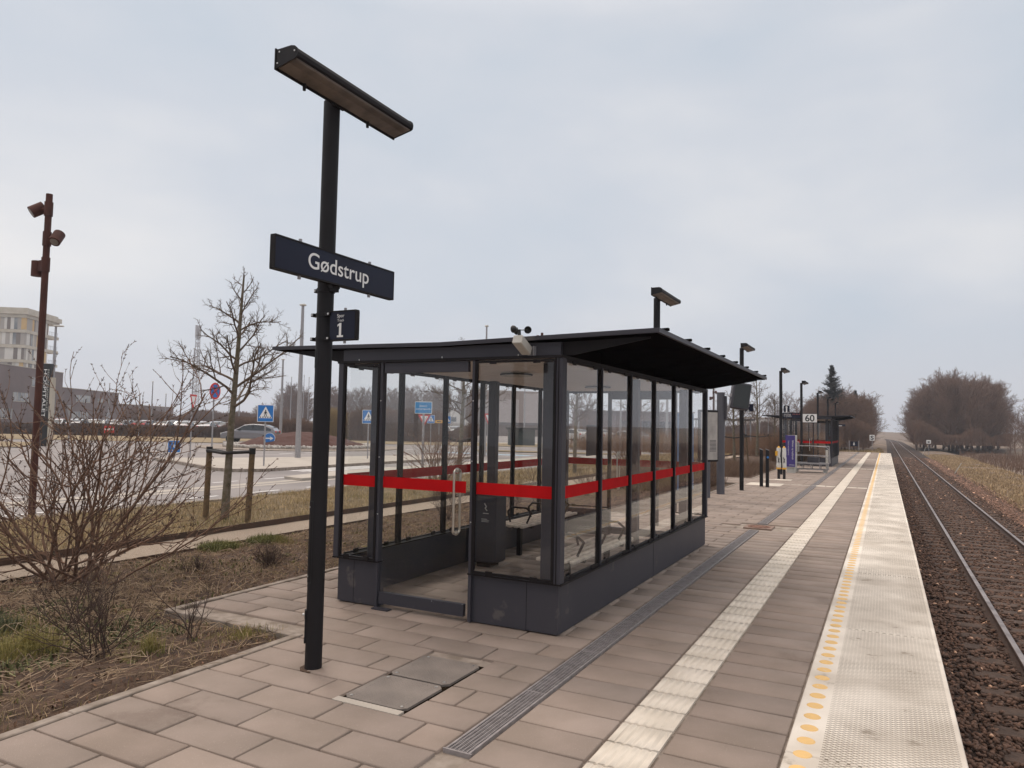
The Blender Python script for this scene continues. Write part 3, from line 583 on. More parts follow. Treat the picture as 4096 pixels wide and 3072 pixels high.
# ---------------------------------------------------------------- waiting shelters
def make_shelter(label, loc, detail=True):
    t = thing('waiting_shelter', label, 'shelter', loc, 0, 'glass waiting shelters on the platform')
    Wd, Ln = 1.2, 5.66; ys_m = [.05+.93*k for k in range(1, 6)]; dx0, dx1 = -.68, .32; bx0, bx1 = -.33, .68
    # low solid walls
    for nm, bs in (('base_wall', [(-Wd, dx0, 0, .06), ]), ('base_wall', [(dx1, Wd, 0, .06)]), ('base_wall', [(Wd-.06, Wd, .062, Ln-.062)]), ('base_wall', [(-Wd, -Wd+.06, .062, Ln-.062)]), ('base_wall', [(-Wd, bx0, Ln-.06, Ln)]), ('base_wall', [(bx1, Wd, Ln-.06, Ln)])):
        b = MB(); b.use(STEEL)
        for (x0, x1, y0, y1) in bs:
            b.box(x0, x1, y0, y1, .012, .43)
            # panel seams: thin recessed lines as narrow dark fillets
            b.use(STEELD)
            if x1-x0 > y1-y0:
                s_ = x0+.2 if x0 < -.5 else x1-.3
                b.box(s_-.002, s_+.002, y0-.0015, y0, .012, .43) if y0 < 1 else None
            else:
                for q in (2.85,): b.box(x1, x1+.0015, q-.002, q+.002, .012, .43)
        b.build(nm, None, t)
    # sill flange
    sb = MB()
    for (x0, x1, y0, y1) in ((-Wd-.045, dx0-.005, -.045, .06), (dx1+.005, Wd+.045, -.045, .06), (Wd-.06, Wd+.045, .06, Ln), (-Wd-.045, -Wd+.06, .06, Ln)): sb.box(x0, x1, y0, y1, .432, .445)
    sb.build('sill', STEELD, t)
    # head frame
    hb = MB(); hb.box(-Wd-.05, Wd+.03, -.05, .03, 2.375, 2.398); hb.box(Wd-.05, Wd+.03, .03, Ln+.03, 2.365, 2.398); hb.box(-Wd-.05, -Wd+.03, .03, Ln+.03, 2.365, 2.398); hb.box(-Wd+.03, Wd-.05, Ln-.05, Ln+.03, 2.365, 2.398)
    hb.build('head_frame', STEELD, t)
    fb = MB(); fb.use(STEEL); fb.box(-Wd, Wd-.16, -.02, .05, 2.401, 2.512); fb.box(Wd-.158, Wd+.0, -.022, .05, 2.401, 2.512); fb.use(UNDER_SHADE).box(Wd-.07, Wd, .05, Ln, 2.401, 2.508); fb.box(-Wd, -Wd+.07, .05, Ln, 2.401, 2.508); fb.use(STEEL); fb.box(-Wd, Wd, Ln, Ln+.05, 2.401, 2.512)  # side fascias wear the painted shade colour, the end ones plain steel paint
    fb.build('fascia', None, t)
    # roof plate (shallow V) with seams
    rb = MB(); prof = [(-2.125, 2.538), (0, 2.510), (2.085, 2.552), (2.085, 2.590), (0, 2.546), (-2.125, 2.575)]
    rb.use(STEEL).prism(prof, 'y', -.085, Ln+.19)
    rb.use(UNDER_SHADE).prism([(-2.10, 2.533), (0, 2.505), (2.06, 2.547), (2.06, 2.5505), (0, 2.509), (-2.10, 2.5365)], 'y', -.07, Ln+.17)  # thin dark sheet below the plate: shade put into its colour
    for k in range(8):
        yy = .12+.79*k; rb.raw([(2.0, yy, 2.59), (2.1, yy, 2.592), (2.1, yy+.05, 2.592), (2.0, yy+.05, 2.59), (2.0, yy, 2.61), (2.1, yy, 2.614), (2.1, yy+.05, 2.614), (2.0, yy+.05, 2.61)], [(0, 3, 2, 1), (4, 5, 6, 7), (0, 1, 5, 4), (1, 2, 6, 5), (2, 3, 7, 6), (3, 0, 4, 7)])
    rb.build('roof', None, t)
    for yy in [.02]+ys_m+[Ln-.07]:
        for s_ in (1, -1):
            b = MB(); b.prism([(s_*Wd, 2.40), (s_*(Wd+.1), 2.40), (s_*1.98, 2.52), (s_*1.98, 2.535), (s_*Wd, 2.515)][::s_], 'y', yy, yy+.012); b.build('roof_bracket', STEELD if yy < .1 else UNDER_SHADE, t)  # brackets behind the first take the painted shade colour
    cbm = MB(); yy = .06
    while yy < Ln-.1: cbm.box(-Wd+.08, Wd-.08, yy, min(yy+.278, Ln-.06), 2.375, 2.39); yy += .297
    cbm.use  # noqa
    cbm.build('ceiling', CEIL, t)
    for yy in (1.5, 4.1):
        b = MB(); b.tube((0, yy, 2.373), (0, yy, 2.335), .17, n=28); o = b.build('ceiling_lamp', OFFW, t); r = MB(); r.tube((0, yy, 2.36), (0, yy, 2.345), .185, n=28); r.build('lamp_rim', STEELD, o)
    # mullions (right and left), corner posts
    def mull(x0, x1, y0, y1, z0=.446, z1=2.364, nm='mullion', scr=True, face='x'):
        b = MB(); b.use(STEELD).box(x0, x1, y0, y1, z0, z1)
        if scr:
            b.use(SCREW)
            for z in (.75, 1.3, 1.85):
                if face == 'x': b.tube((x1, (y0+y1)/2, z), (x1+.004, (y0+y1)/2, z), .006, n=8)
                else: b.tube(((x0+x1)/2, y0-.004, z), ((x0+x1)/2, y0, z), .006, n=8)
        b.build(nm, None, t)
    for yy in ys_m:
        mull(Wd-.03, Wd+.012, yy-.034, yy+.034); b = MB(); b.box(Wd-.028, Wd+.022, yy-.012, yy+.012, .446, 2.364); b.build('glazing_bead', STEEL, t)
        mull(-Wd-.012, -Wd+.03, yy-.034, yy+.034, scr=False)
    for (x0, x1, y0, y1, f_) in ((Wd-.03, Wd+.03, -.04, .05, 1), (-Wd-.04, -Wd+.02, -.04, .02, 0), (Wd-.03, Wd+.03, Ln-.04, Ln+.03, 1), (-Wd-.03, -Wd+.03, Ln-.03, Ln+.03, 0)):
        b = MB(); b.use(STEEL).box(x0, x1, y0, y1, .446, 2.374); b.use(STEELD)
        if f_: b.box(x0-.010, x0, y0-.01, y1-.02, .446, 2.374); b.box(x0+.02, x0+.026, y0-.006, y0, .446, 2.37)
        b.build('corner_post', None, t)
    for x0, x1, y0 in ((dx0-.038, dx0-.008, 0), (dx1+.008, dx1+.038, 0)):
        b = MB(); b.use(STEEL).box(x0, x1, -.035, .03, .012, 2.374); b.use(STEELD).box(x0-.014 if x0 < 0 else x1, x0 if x0 < 0 else x1+.014, -.045, .0, .446, 2.37)
        b.use(SCREW)
        for z in (.9, 1.45, 2.0): b.tube(((x0+x1)/2, -.039, z), ((x0+x1)/2, -.035, z), .006, n=8)
        b.build('door_post', None, t)
    for x0, x1 in ((bx0-.05, bx0-.01), (bx1+.01, bx1+.05)):
        b = MB(); b.box(x0, x1, Ln-.03, Ln+.03, .012, 2.364); b.build('door_post', STEELD, t)
    # inner steel columns
    for (x, y) in ((-1.02, .34), (.95, .34), (-1.02, 2.85), (.95, 2.85), (-1.02, 5.3), (.95, 5.3)):
        b = MB(); b.bbox(x-.06, x+.06, y-.05, y+.05, .01, 2.372, .008); b.build('column', STEEL, t)
    # panes
    def pane(axis, a0, a1, c, z0=.47, z1=2.345, out=1, stripe=True):
        b = MB(); th = .004
        if axis == 'x': b.box(a0, a1, c-th, c+th, z0, z1)
        else: b.box(c-th, c+th, a0, a1, z0, z1)
        p = b.build('glass_pane', GLASS, t)
        if stripe:
            s_ = MB(); o0 = c+out*.0055; o1 = c+out*.0065; lo, hi = min(o0, o1), max(o0, o1)
            if axis == 'x': s_.box(a0+.002, a1-.002, lo, hi, 1.155, 1.262)
            else: s_.box(lo, hi, a0+.002, a1-.002, 1.155, 1.262)
            s_.build('red_stripe', TAPE, p)
        if detail:
            fr = MB()   # slim black frame with clips round the pane
            if axis == 'x':
                y0, y1 = c-.03, c-.006
                if c > 3: y0, y1 = c+.006, c+.03
                fr.box(a0-.004, a0+.012, y0, y1, z0-.02, z1+.02); fr.box(a1-.012, a1+.004, y0, y1, z0-.02, z1+.02); fr.box(a0+.012, a1-.012, y0, y1, z0-.02, z0); fr.box(a0+.012, a1-.012, y0, y1, z1, z1+.02)
                for q in (.22, .78): fr.box(a0+(a1-a0)*q-.035, a0+(a1-a0)*q+.035, y0-.004, y0, z0-.025, z0+.012); fr.box(a0+(a1-a0)*q-.035, a0+(a1-a0)*q+.035, y0-.004, y0, z1-.012, z1+.02)
            else:
                x0, x1 = (c+.006, c+.02) if out > 0 else (c-.02, c-.006)
                fr2 = MB(); fr.box(x0, x1, a0, a1, z0-.02, z0-.004); fr2.box(x0, x1, a0, a1, z1, z1+.018)
                for q in (.2, .8): yy = a0+(a1-a0)*q; fr.box(x1, x1+.006, yy-.04, yy+.04, z0-.025, z0+.014); fr2.box(x1, x1+.006, yy-.04, yy+.04, z1-.014, z1+.02)
            fr.build('pane_frame', STEELD, p)
            if axis == 'y': fr2.build('pane_frame', STEELD, p)
        return p
    pane('x', -Wd+.035, dx0-.053, -.012, out=-1); pane('x', dx1+.053, Wd-.045, -.012, out=-1)
    yb = [.05]+ys_m+[Ln-.02]
    for a, b_ in zip(yb[:-1], yb[1:]):
        pane('y', a+.036, b_-.036, Wd-.008, out=1); pane('y', a+.036, b_-.036, -Wd+.008, out=-1)
    pane('x', -Wd+.035, bx0-.06, Ln, out=1); pane('x', bx1+.06, Wd-.04, Ln, out=1)
    # doors
    for x0, x1, yy, zt, o_ in ((dx0, dx1-.04, 0, 2.27, -1), (bx0+.0, bx1, Ln, 2.24, 1)):
        dr = MB(); dr.box(x0+.005, x1-.005, yy-.022, yy+.022, .045, .155); d = dr.build('door', CHIP, t)
        dr = MB(); dr.box(x0+.005, x1-.005, yy-.025, yy+.02, zt, 2.37); dr.build('top_rail', STEEL, d)
        gp = MB(); gp.box(x0+.008, x1-.008, yy-.005, yy+.005, .156, zt-.001); gp.build('door_glass', GLASS, d)
        sp_ = MB(); lo, hi = sorted((yy+o_*.0065, yy+o_*.0075)); sp_.box(x0+.01, x1-.01, lo, hi, 1.155, 1.262); sp_.build('red_stripe', TAPE, d)
        for s_ in (-1, 1):
            hx = (x1-.11) if o_ < 0 else x0+.12; yo = yy+s_*.055
            h = MB(); h.path([(hx, yy+s_*.006, 1.36), (hx, yo-s_*.015, 1.36), (hx, yo, 1.345), (hx, yo, .80), (hx, yo-s_*.015, .785), (hx, yy+s_*.006, .785)], .0115, 10)
            h.tube((hx, yy+s_*.005, 1.36), (hx, yy+s_*.01, 1.36), .022, n=12); h.tube((hx, yy+s_*.005, .785), (hx, yy+s_*.01, .785), .022, n=12)
            h.build('door_handle', BRASS, d, smooth=True)
        th = MB(); th.box(x0-.02, x0+.17, yy-.1, yy-.03, .004, .016); th.build('door_pivot_plate', STEEL, d)
    if detail:
        nb = MB(); nb.box(Wd-.10, Wd-.085, .86, 1.13, 1.50, 1.80); nb.build('notice_panel', STEEL, t)
        ft = MB()
        for x in (dx0-.3, .8, 0): ft.tube((x, -.045, 2.4), (x, -.045, 2.415), .004, n=6)
        ft.build('bolt', SCREW, t)
    return t
sh = make_shelter('large dark metal and glass waiting shelter with red stripes in the foreground', (-3.69, 5.76, 0))
sh2 = make_shelter('small distant dark glass shelter behind the sign reading 60', (-3.62, 40.0, 0), False)

def make_bench(label, loc, ln, grp='slatted benches in the shelter'):
    t = thing('slatted_bench', label, 'bench', loc, 0, grp)
    for i in range(5):
        b = MB(); x = -.2+.092*i; b.bbox(x, x+.058, -ln/2, ln/2, .425, .46, .008); b.build('seat_slat', WOODL, t)
    for yy in (-ln/2+.3, 0, ln/2-.3):
        b = MB(); b.path([(-.12, yy, .455), (-.16, yy, .60), (-.10, yy, .66), (.12, yy, .66), (.2, yy, .60), (.13, yy, .455)], .014, 8); b.build('armrest', STEELD, t, smooth=True)
    for yy in (-ln/2+.35, ln/2-.35):
        b = MB(); b.box(-.03, .03, yy-.03, yy+.03, .01, .39); b.box(-.18, .2, yy-.025, yy+.025, .39, .424); b.build('leg', STEELD, t)
    return t
b1 = make_bench('slatted bench inside the shelter along the glass wall on the garden side', (-4.48, 9.6, 0), 1.9)
b2 = dup(b1, (-2.95, 7.65, 0), 0, 'pale slatted bench inside the shelter along the platform side glass')
wb = thing('waste_bin', 'black waste bin with small white print inside the shelter', 'bin', (-4.5, 8.15, 0))
b = MB(); b.bbox(-.18, .18, -.15, .15, .06, .90, .02); b.build('body', STEEL, wb); b = MB(); b.bbox(-.19, .19, -.16, .16, .905, .94, .015); b.build('lid', STEEL, wb); b = MB(); b.box(-.1, .1, -.1, .1, .0, .06); b.build('foot', STEELD, wb)
b = MB(); b.path([(.02, -.154, .80), (.05, -.154, .76), (.03, -.154, .74), (.06, -.154, .71)], .006, 6); b.box(.0, .08, -.154, -.151, .67, .68); b.box(-.02, .06, -.154, -.151, .6, .607); b.box(-.02, .09, -.154, -.151, .585, .59); b.box(-.02, .08, -.154, -.151, .57, .575); b.build('printed_mark', OFFW, wb)

# anemometer on the front fascia
an = thing('wind_sensor', 'cream wind sensor box with black spinning cups fixed to the roof edge', 'wind sensor', (-2.80, 5.7, 2.43))
b = MB(); b.box(-.005, .075, .028, .036, -.03, .05); b.box(.062, .068, -.0, .028, -.03, .05); b.build('bracket', GALV, an)
b = MB(); b.bbox(-.045, .045, -.21, .005, -.03, .05, .006); b.xf(Matrix.Rotation(-.42, 4, 'X')); b.build('sensor_box', OFFW, an)
b = MB(); b.tube((.0, -.15, .10), (.0, -.15, .18), .018, .012, n=12); b.build('spindle', BLACK, an)
for k in range(3):
    a = .2+2.094*k; c = Vector((.075*math.cos(a), -.15+.075*math.sin(a), .175)); b = MB(); b.tube((0, -.15, .175), c, .004, n=6)
    hb_ = MB(); d = Vector((-math.sin(a), math.cos(a), 0)); n_ = 14; vs = []; 
    e1 = Vector((math.cos(a), math.sin(a), 0)); e2 = Vector((0, 0, 1)); r = .033
    for j in range(6):
        th_ = PI/2*j/6; vs += [c+(e1*math.cos(2*PI*i/n_)+e2*math.sin(2*PI*i/n_))*r*math.cos(th_)+d*r*math.sin(th_) for i in range(n_)]
    vs.append(c+d*r); fs = [(j*n_+i, j*n_+(i+1) % n_, (j+1)*n_+(i+1) % n_, (j+1)*n_+i) for j in range(5) for i in range(n_)]+[(5*n_+i, 5*n_+(i+1) % n_, 6*n_) for i in range(n_)]
    b.raw(vs, fs); b.build('cup', BLACK, an)

# ---------------------------------------------------------------- platform lamp posts
def make_lamp_post(label, loc, main=False):
    t = thing('platform_lamp_post', label, 'lamp post', loc, 0, 'dark lamp posts along the platform')
    b = MB(); b.tube((0, 0, -.02), (0, 0, 4.2), .061, n=40); po = b.build('pole', POLE, t, smooth=True)
    b = MB(); sec = [(.092, 4.150), (.092, 4.27), (.22, 4.275), (.25, 4.268), (.272, 4.25), (.280, 4.226), (.276, 4.20), (.262, 4.190), (.262, 4.196), (.1, 4.162), (.1, 4.15)]
    b.prism(sec, 'y', -.655, .655); b.use(STEELD); lh = b.build('luminaire', POLE, t)
    b = MB(); b.box(.080, .091, -.665, .665, 4.14, 4.285); b.box(.05, .08, -.06, .06, 4.15, 4.19); b.build('back_plate', POLE, lh)
    b = MB(); b.prism([(.103, 4.163), (.103, 4.150), (.262, 4.187), (.262, 4.194)], 'y', -.645, .645)
    for k in range(5): x = .20+.012*k; z = 4.150+(x-.103)*.233; b.prism([(x, z+.001), (x+.003, z-.006), (x+.006, z+.002)], 'y', -.64, .64)
    b.build('lens', LENS, lh)
    for yy in (-.40, .30):
        b = MB(); b.tube((.10, yy, 4.155), (.10, yy, 4.105), .014, .011, n=12); b.build('sensor_peg', POLE, lh)
    for yy in (-.656, .656):
        b = MB(); b.prism([(p_[0]*1.0, p_[1]) for p_ in [(.090, 4.147), (.090, 4.277), (.222, 4.279), (.253, 4.271), (.276, 4.252), (.284, 4.226), (.279, 4.195), (.264, 4.185)]], 'y', min(yy, yy*1.006), max(yy, yy*1.006)); o = b.build('end_cap', POLE, lh)
    if main:
        b = MB()
        for (x, z) in ((.12, 4.255), (.255, 4.235), (.105, 4.18)): b.tube((x, -.664, z), (x, -.66, z), .006, n=8)
        b.build('screw', SCREW, lh)
        a0 = math.radians(-118); hb = MB(); n_ = 10   # curved hatch cover on the pole
        for r, nm, z0, z1, wd in ((.0635, 'hatch', .62, 1.20, .55),):
            vs = []; 
            for z in (z0, z1):
                for i in range(n_+1): a = a0-wd+2*wd*i/n_; vs.append((r*math.cos(a), r*math.sin(a), z))
            hb.raw(vs, [(i, i+1, n_+2+i, n_+1+i) for i in range(n_)]+[])
            hb.build('hatch_cover', POLE, po)
            hr = MB(); wd2 = wd+.05; vs = []
            for z in (z0-.006, z1+.006):
                for i in range(n_+1): a = a0-wd2+2*wd2*i/n_; vs.append((.0622*math.cos(a), .0622*math.sin(a), z))
            hr.raw(vs, [(i, i+1, n_+2+i, n_+1+i) for i in range(n_)]); hr.build('hatch_gap', BLACK, po)
        b = MB()
        for z in (.66, 1.16): b.tube((.062*math.cos(a0), .062*math.sin(a0), z), (.067*math.cos(a0), .067*math.sin(a0), z), .006, n=8)
        b.build('screw', SCREW, po)
        b = MB(); c_, s_ = math.cos(math.radians(-135)), math.sin(math.radians(-135))
        b.bbox(-.02, .02, -.008, .014, .22, .40, .004); b.tube((0, .012, .2), (0, -.01, .2), .022, n=14); b.bbox(-.024, .024, -.01, .02, .35, .42, .004); b.xf(Matrix.Translation((.062*c_, .062*s_, 0)) @ Matrix.Rotation(math.radians(-45), 4, 'Z')); b.build('lock_bracket', POLE, po)
        b = MB(); b.tube((.075*c_, .075*s_, .385), (.087*c_, .087*s_, .385), .011, n=10); b.build('lock_screw', SCREW, po)
        b = MB()
        for k in range(5):   # slotted vents
            a = math.radians(-150+14*k); b.box(.0605, .0635, -.003, .003, 2.18, 2.31); b.xf(Matrix.Rotation(a, 4, 'Z'), len(b.v)-8)
        b.build('vent_slots', BLACK, po)
    return t
lp = make_lamp_post('tall dark lamp post carrying the station name sign in the foreground', (-3.71, 4.13, 0), True)
lp2 = make_lamp_post('lamp post rising behind the roof of the foreground shelter', (-3.77, 13.15, 0))
labs = ['lamp post just beyond the shelter with the small track 1 sign', 'lamp post beside the purple ticket machine', 'lamp post carrying the white 60 sign', 'lamp post rising just behind the distant shelter, nearest of those', 'lamp post behind the distant shelter, third from the far end of the platform', 'farthest lamp post seen over the distant shelter roof']
for y_, lb in zip((22.2, 31.25, 40.0-.6, 49.4, 58.4, 67.5), labs): dup(lp2, (-3.78, y_, 0), 0, lb)

def clampring(parent, z, r=.0885, h=.014):
    b = MB(); b.tube((0, 0, z-h), (0, 0, z+h), r+.004, n=32); o = b.build('clamp_band', POLE, parent)
    return o
# station name sign
ns = thing('station_name_sign', 'long navy sign reading Gødstrup fixed to the foreground lamp post', 'sign', (-3.71, 4.13, 2.905))
b = MB(); b.box(.097, .135, -.645, .645, -.105, .105); b.build('sign_panel', NAVY, ns)
b = MB(); b.box(.092, .139, -.652, .652, .106, .117); b.box(.092, .139, -.652, .652, -.117, -.106); b.box(.094, .137, -.655, -.646, -.106, .106); b.box(.094, .137, .646, .655, -.106, .106); b.build('sign_frame', STEELD, ns)
label_text('Gødstrup', WHITE, ns, (.1362, -.005, -.008), FX, .665, .150, off=.007)
for yy in (-.4, .36):
    b = MB()
    b.tube((.115, yy, .117), (.115, yy, .14), .012, n=10); b.tube((.115, yy, -.117), (.115, yy, -.14), .012, n=10); b.build('bolt', GALV, ns)
for z in (-.145,):
    b = MB(); b.tube((0, 0, z-.014), (0, 0, z+.014), .067, n=32); b.box(-.088, -.06, -.03, .01, z-.013, z+.013); b.box(.06, .1, -.03, .03, z-.013, z+.013); b.box(.06, .1, -.04, .04, z+.013, z+.26); b.build('clamp_band', POLE, ns)
    b = MB(); b.tube((-.078, -.03, z), (-.078, -.036, z), .008, n=8); b.build('bolt', SCREW, ns)
def track_sign(label, loc, k=1.0):
    t = thing('track_number_sign', label, 'sign', loc, 0, 'navy track number signs')
    b = MB(); b.box(.095, .325, -.05, -.015, -.1, .1); b.build('sign_panel', NAVY, t)
    b = MB(); b.box(.09, .335, -.053, -.012, .101, .11); b.box(.09, .335, -.053, -.012, -.11, -.101); b.box(.326, .338, -.052, -.013, -.1, .1); b.build('sign_frame', STEELD, t)
    label_text('Spor', WHITE, t, (.195, -.0513, .068), FY, .066, off=.004); label_text('Track', WHITE, t, (.196, -.0513, .038), FY, .062); b = MB(); b.prism([(.183, -.083), (.183, .002), (.168, -.008), (.168, .006), (.187, .018), (.203, .018), (.203, -.083)][::-1], 'y', -.052, -.0505); b.box(.165, .221, -.052, -.0505, -.0855, -.072); b.build('number_one', WHITE, t)
    for z in (-.09, .09):
        b = MB(); b.tube((0, 0, z-.012), (0, 0, z+.012), .067, n=32); b.box(-.092, -.06, -.05, -.0, z-.012, z+.012); b.box(.05, .1, -.06, -.02, z-.012, z+.012); b.build('clamp_band', POLE, t)
        b = MB(); b.tube((-.078, -.05, z), (-.078, -.056, z), .008, n=8); b.tube((.085, -.06, z), (.085, -.066, z), .008, n=8); b.build('bolt', SCREW, t)
    b = MB(); b.tube((.22, -.03, .11), (.22, -.03, .13), .01, n=8); b.tube((.22, -.03, -.11), (.22, -.03, -.13), .01, n=8); b.build('bolt', GALV, t)
    return t
ts = track_sign('navy Spor Track 1 sign on the foreground lamp post', (-3.71, 4.13, 2.485))
dup(ts, (-3.78, 22.2, 2.43), 0, 'small navy track 1 sign below the hanging screen')

tag(MB().tube((-3.71, 4.13, -.005), (-3.71, 4.13, .0015), .098, n=9).build('soil_gap', SOIL), kind='structure')
# ---------------------------------------------------------------- things in the paving
def cover(label, y0, y1):
    t = thing('inspection_cover', label, 'cover', (-2.92, (y0+y1)/2, 0), 0, 'studded inspection covers in the paving'); w = .245; h = (y1-y0)/2-.006; c = .04
    pl = [(-w+c, -h), (w-c, -h), (w, -h+c), (w, h-c), (w-c, h), (-w+c, h), (-w, h-c), (-w, -h+c)]
    b = MB(); b.prism(pl, 'z', -.03, .004); b.build('plate', MANH, t)
    b = MB()
    for i in range(19):
        for j in range(19):
            x = -w+.045+(2*w-.09)*i/18; y = -h+.04+(2*h-.08)*j/18
            s_ = .0045; q = (i+j) % 2; dx, dy = (s_*1.6, s_*.7) if q else (s_*.7, s_*1.6)
            b.raw([(x-dx, y-dy, .004), (x+dx, y-dy, .004), (x+dx, y+dy, .004), (x-dx, y+dy, .004), (x, y, .0068)], [(0, 1, 4), (1, 2, 4), (2, 3, 4), (3, 0, 4)])
    o = b.build('tread_studs', MANH, t); o['kind'] = 'stuff'
    for sx in (-1, 1):
        for sy in (-1, 1): b = MB(); b.tube((sx*(w-.045), sy*(h-.04), .004), (sx*(w-.045), sy*(h-.04), .0075), .011, n=14); b.build('screw', SCREW, t)
cover('nearer studded grey inspection cover with a pale mortar edge', 3.80, 4.285); cover('farther studded grey inspection cover, towards the shelter door', 4.295, 4.79)
tag(MB().box(-3.19, -2.67, 3.735, 3.80, -.03, .001).build('mortar_strip', PALE), kind='structure')
tag(MB().box(-3.178, -2.667, 3.80, 4.80, -.04, -.012).build('cover_pit', JOINT), kind='structure')
dr = thing('drainage_channel', 'long narrow steel grating drain running along the platform', 'drain', (-2.095, 3.5, 0))
for (a, b_) in ((0, 10.1), (11.1, 67)):
    b = MB(); b.box(-.078, -.066, a, b_, -.03, .005); b.box(.066, .078, a, b_, -.03, .005); b.box(-.09, .09, a-.012, a, -.03, .004); b.build('channel_edge', GRATE, dr)
b = MB(); y = .01
while y < 67:
    if not 10.1 < y < 11.1: b.box(-.066, .066, y, y+(.0035 if y < 11 else .012), -.012, .002)
    y += .0165 if y < 11 else .05
for k in range(5):
    x = -.05+.025*k
    for (a, b_) in ((0, 10.1), (11.1, 67)): b.box(x-.0025, x+.0025, a, b_, -.010, .0035)
for k in range(1, 10):
    b.box(-.068, .068, k*1.0-.006, k*1.0+.006, -.012, .0042)
o = b.build('grating', GRATE, dr); tag(MB().box(-2.17, -2.02, 3.5, 70.5, -.06, -.03).build('drain_bottom', BLACK), kind='structure')
mh = thing('manhole_cover', 'rusty brown round manhole cover in a square frame on the drain line', 'cover', (-2.085, 14.09, 0))
b = MB(); b.box(-.245, .245, -.25, .25, -.03, .003); b.build('frame', mat('rust_tinted_concrete', (.27, .19, .15), .9, col2=(.2, .13, .1), scale=9), mh)
b = MB(); b.tube((0, 0, 0), (0, 0, .008), .2, n=32); 
for k in range(10): b.tube((.14*math.cos(k*.628), .14*math.sin(k*.628), .008), (.14*math.cos(k*.628), .14*math.sin(k*.628), .012), .022, n=10)
b.build('lid', REDM, mh)

# ---------------------------------------------------------------- platform furniture beyond the shelter
sm = thing('screen_mast', 'round grey mast holding the angled train information screen', 'mast', (-4.05, 20.5, 0))
b = MB(); b.tube((0, 0, 0), (0, 0, 2.80), .107, n=32); b.build('pole', GREYM, sm, smooth=True)
b = MB(); b.bbox(.1, .16, -.06, .06, 2.05, 2.70, .01); b.build('mounting_plate', STEEL, sm)
b = MB(); b.path([(.16, 0, 2.25), (.36, -.02, 2.72)], .035, 10); b.tube((.30, -.05, 2.73), (.30, .05, 2.73), .06, n=16); b.path([(.33, 0, 2.72), (.30, 0, 2.9), (.36, 0, 3.02)], .018, 8); b.build('arm', GALV, sm)
sc_ = thing('information_screen', 'dark boxy train information screen hanging tilted on the grey mast', 'screen', (-3.55, 20.6, 2.70), math.radians(28))
b = MB(); b.bbox(-.24, .24, -.14, .14, -.36, .36, .02); b.xf(Matrix.Rotation(math.radians(8), 4, 'Y')); b.build('housing', STEEL, sc_)
b = MB(); b.box(-.21, .21, -.145, -.141, -.32, .32); b.xf(Matrix.Rotation(math.radians(8), 4, 'Y')); b.build('display', mat('dark_display', (.02, .022, .02), .12), sc_)
ip = thing('timetable_panel', 'grey framed timetable panel on a post just past the shelter', 'information panel', (-4.12, 19.2, 0), math.radians(60))
b = MB(); b.box(-.06, .06, -.03, .03, 0, .93); b.build('post', GREYM, ip); b = MB(); b.bbox(-.35, .35, -.04, .04, .93, 2.28, .01); b.build('frame', STEELD, ip)
b = MB(); b.box(-.31, .31, -.045, -.041, .98, 2.22); b.build('poster', mat('timetable_paper', (.42, .39, .36), .5, col2=(.3, .28, .26), scale=5), ip)
b = MB(); 
for k in range(9): b.box(.02, .26, -.047, -.0455, 1.2+.035*k, 1.215+.035*k)
b.build('printed_lines', STEEL, ip)
hp = thing('help_point_column', 'blue and grey column standing beside the timetable panel', 'column', (-4.35, 17.6, 0), math.radians(60))
b = MB(); b.bbox(-.28, .28, -.07, .07, .3, 2.15, .02); b.build('body', mat('steel_blue', (.05, .12, .24), .5, col2=(.06, .14, .27), scale=2), hp); b = MB(); b.box(-.2, .2, -.05, .05, 0, .3); b.build('foot', STEEL, hp)
def bollard(label, loc, rz=0, wrap=False):
    t = thing('card_reader_post', label, 'post', loc, rz, 'thin posts of the card readers' if not wrap else 'posts wrapped in white plastic')
    b = MB(); pr = [(-.05, 0), (.05, 0), (.05, 1.14), (-.05, 1.18)]; b.prism(pr, 'y', -.03, .03); b.build('post', POLE, t)
    b = MB(); b.prism([(-.052, 1.182), (.052, 1.142), (.052, 1.155), (-.052, 1.195)], 'y', -.032, .032); b.build('top_cap', GALV, t)
    return t
b1_ = bollard('slim dark post with slanted top, left of two by the lamp post', (-3.50, 24.1, 0)); b2_ = dup(b1_, (-3.30, 23.95, 0), 0, 'slim dark post with a blue reader disc, right of two by the lamp post')
o = MB().tube((.02, -.031, .93), (.02, -.04, .93), .035, n=14).build('reader_disc', BLUE, b2_)
PLW = mat('white_plastic_wrap', (.72, .71, .68), .35, col2=(.6, .59, .56), scale=8, bump=.8, bscale=9, dist=.05)
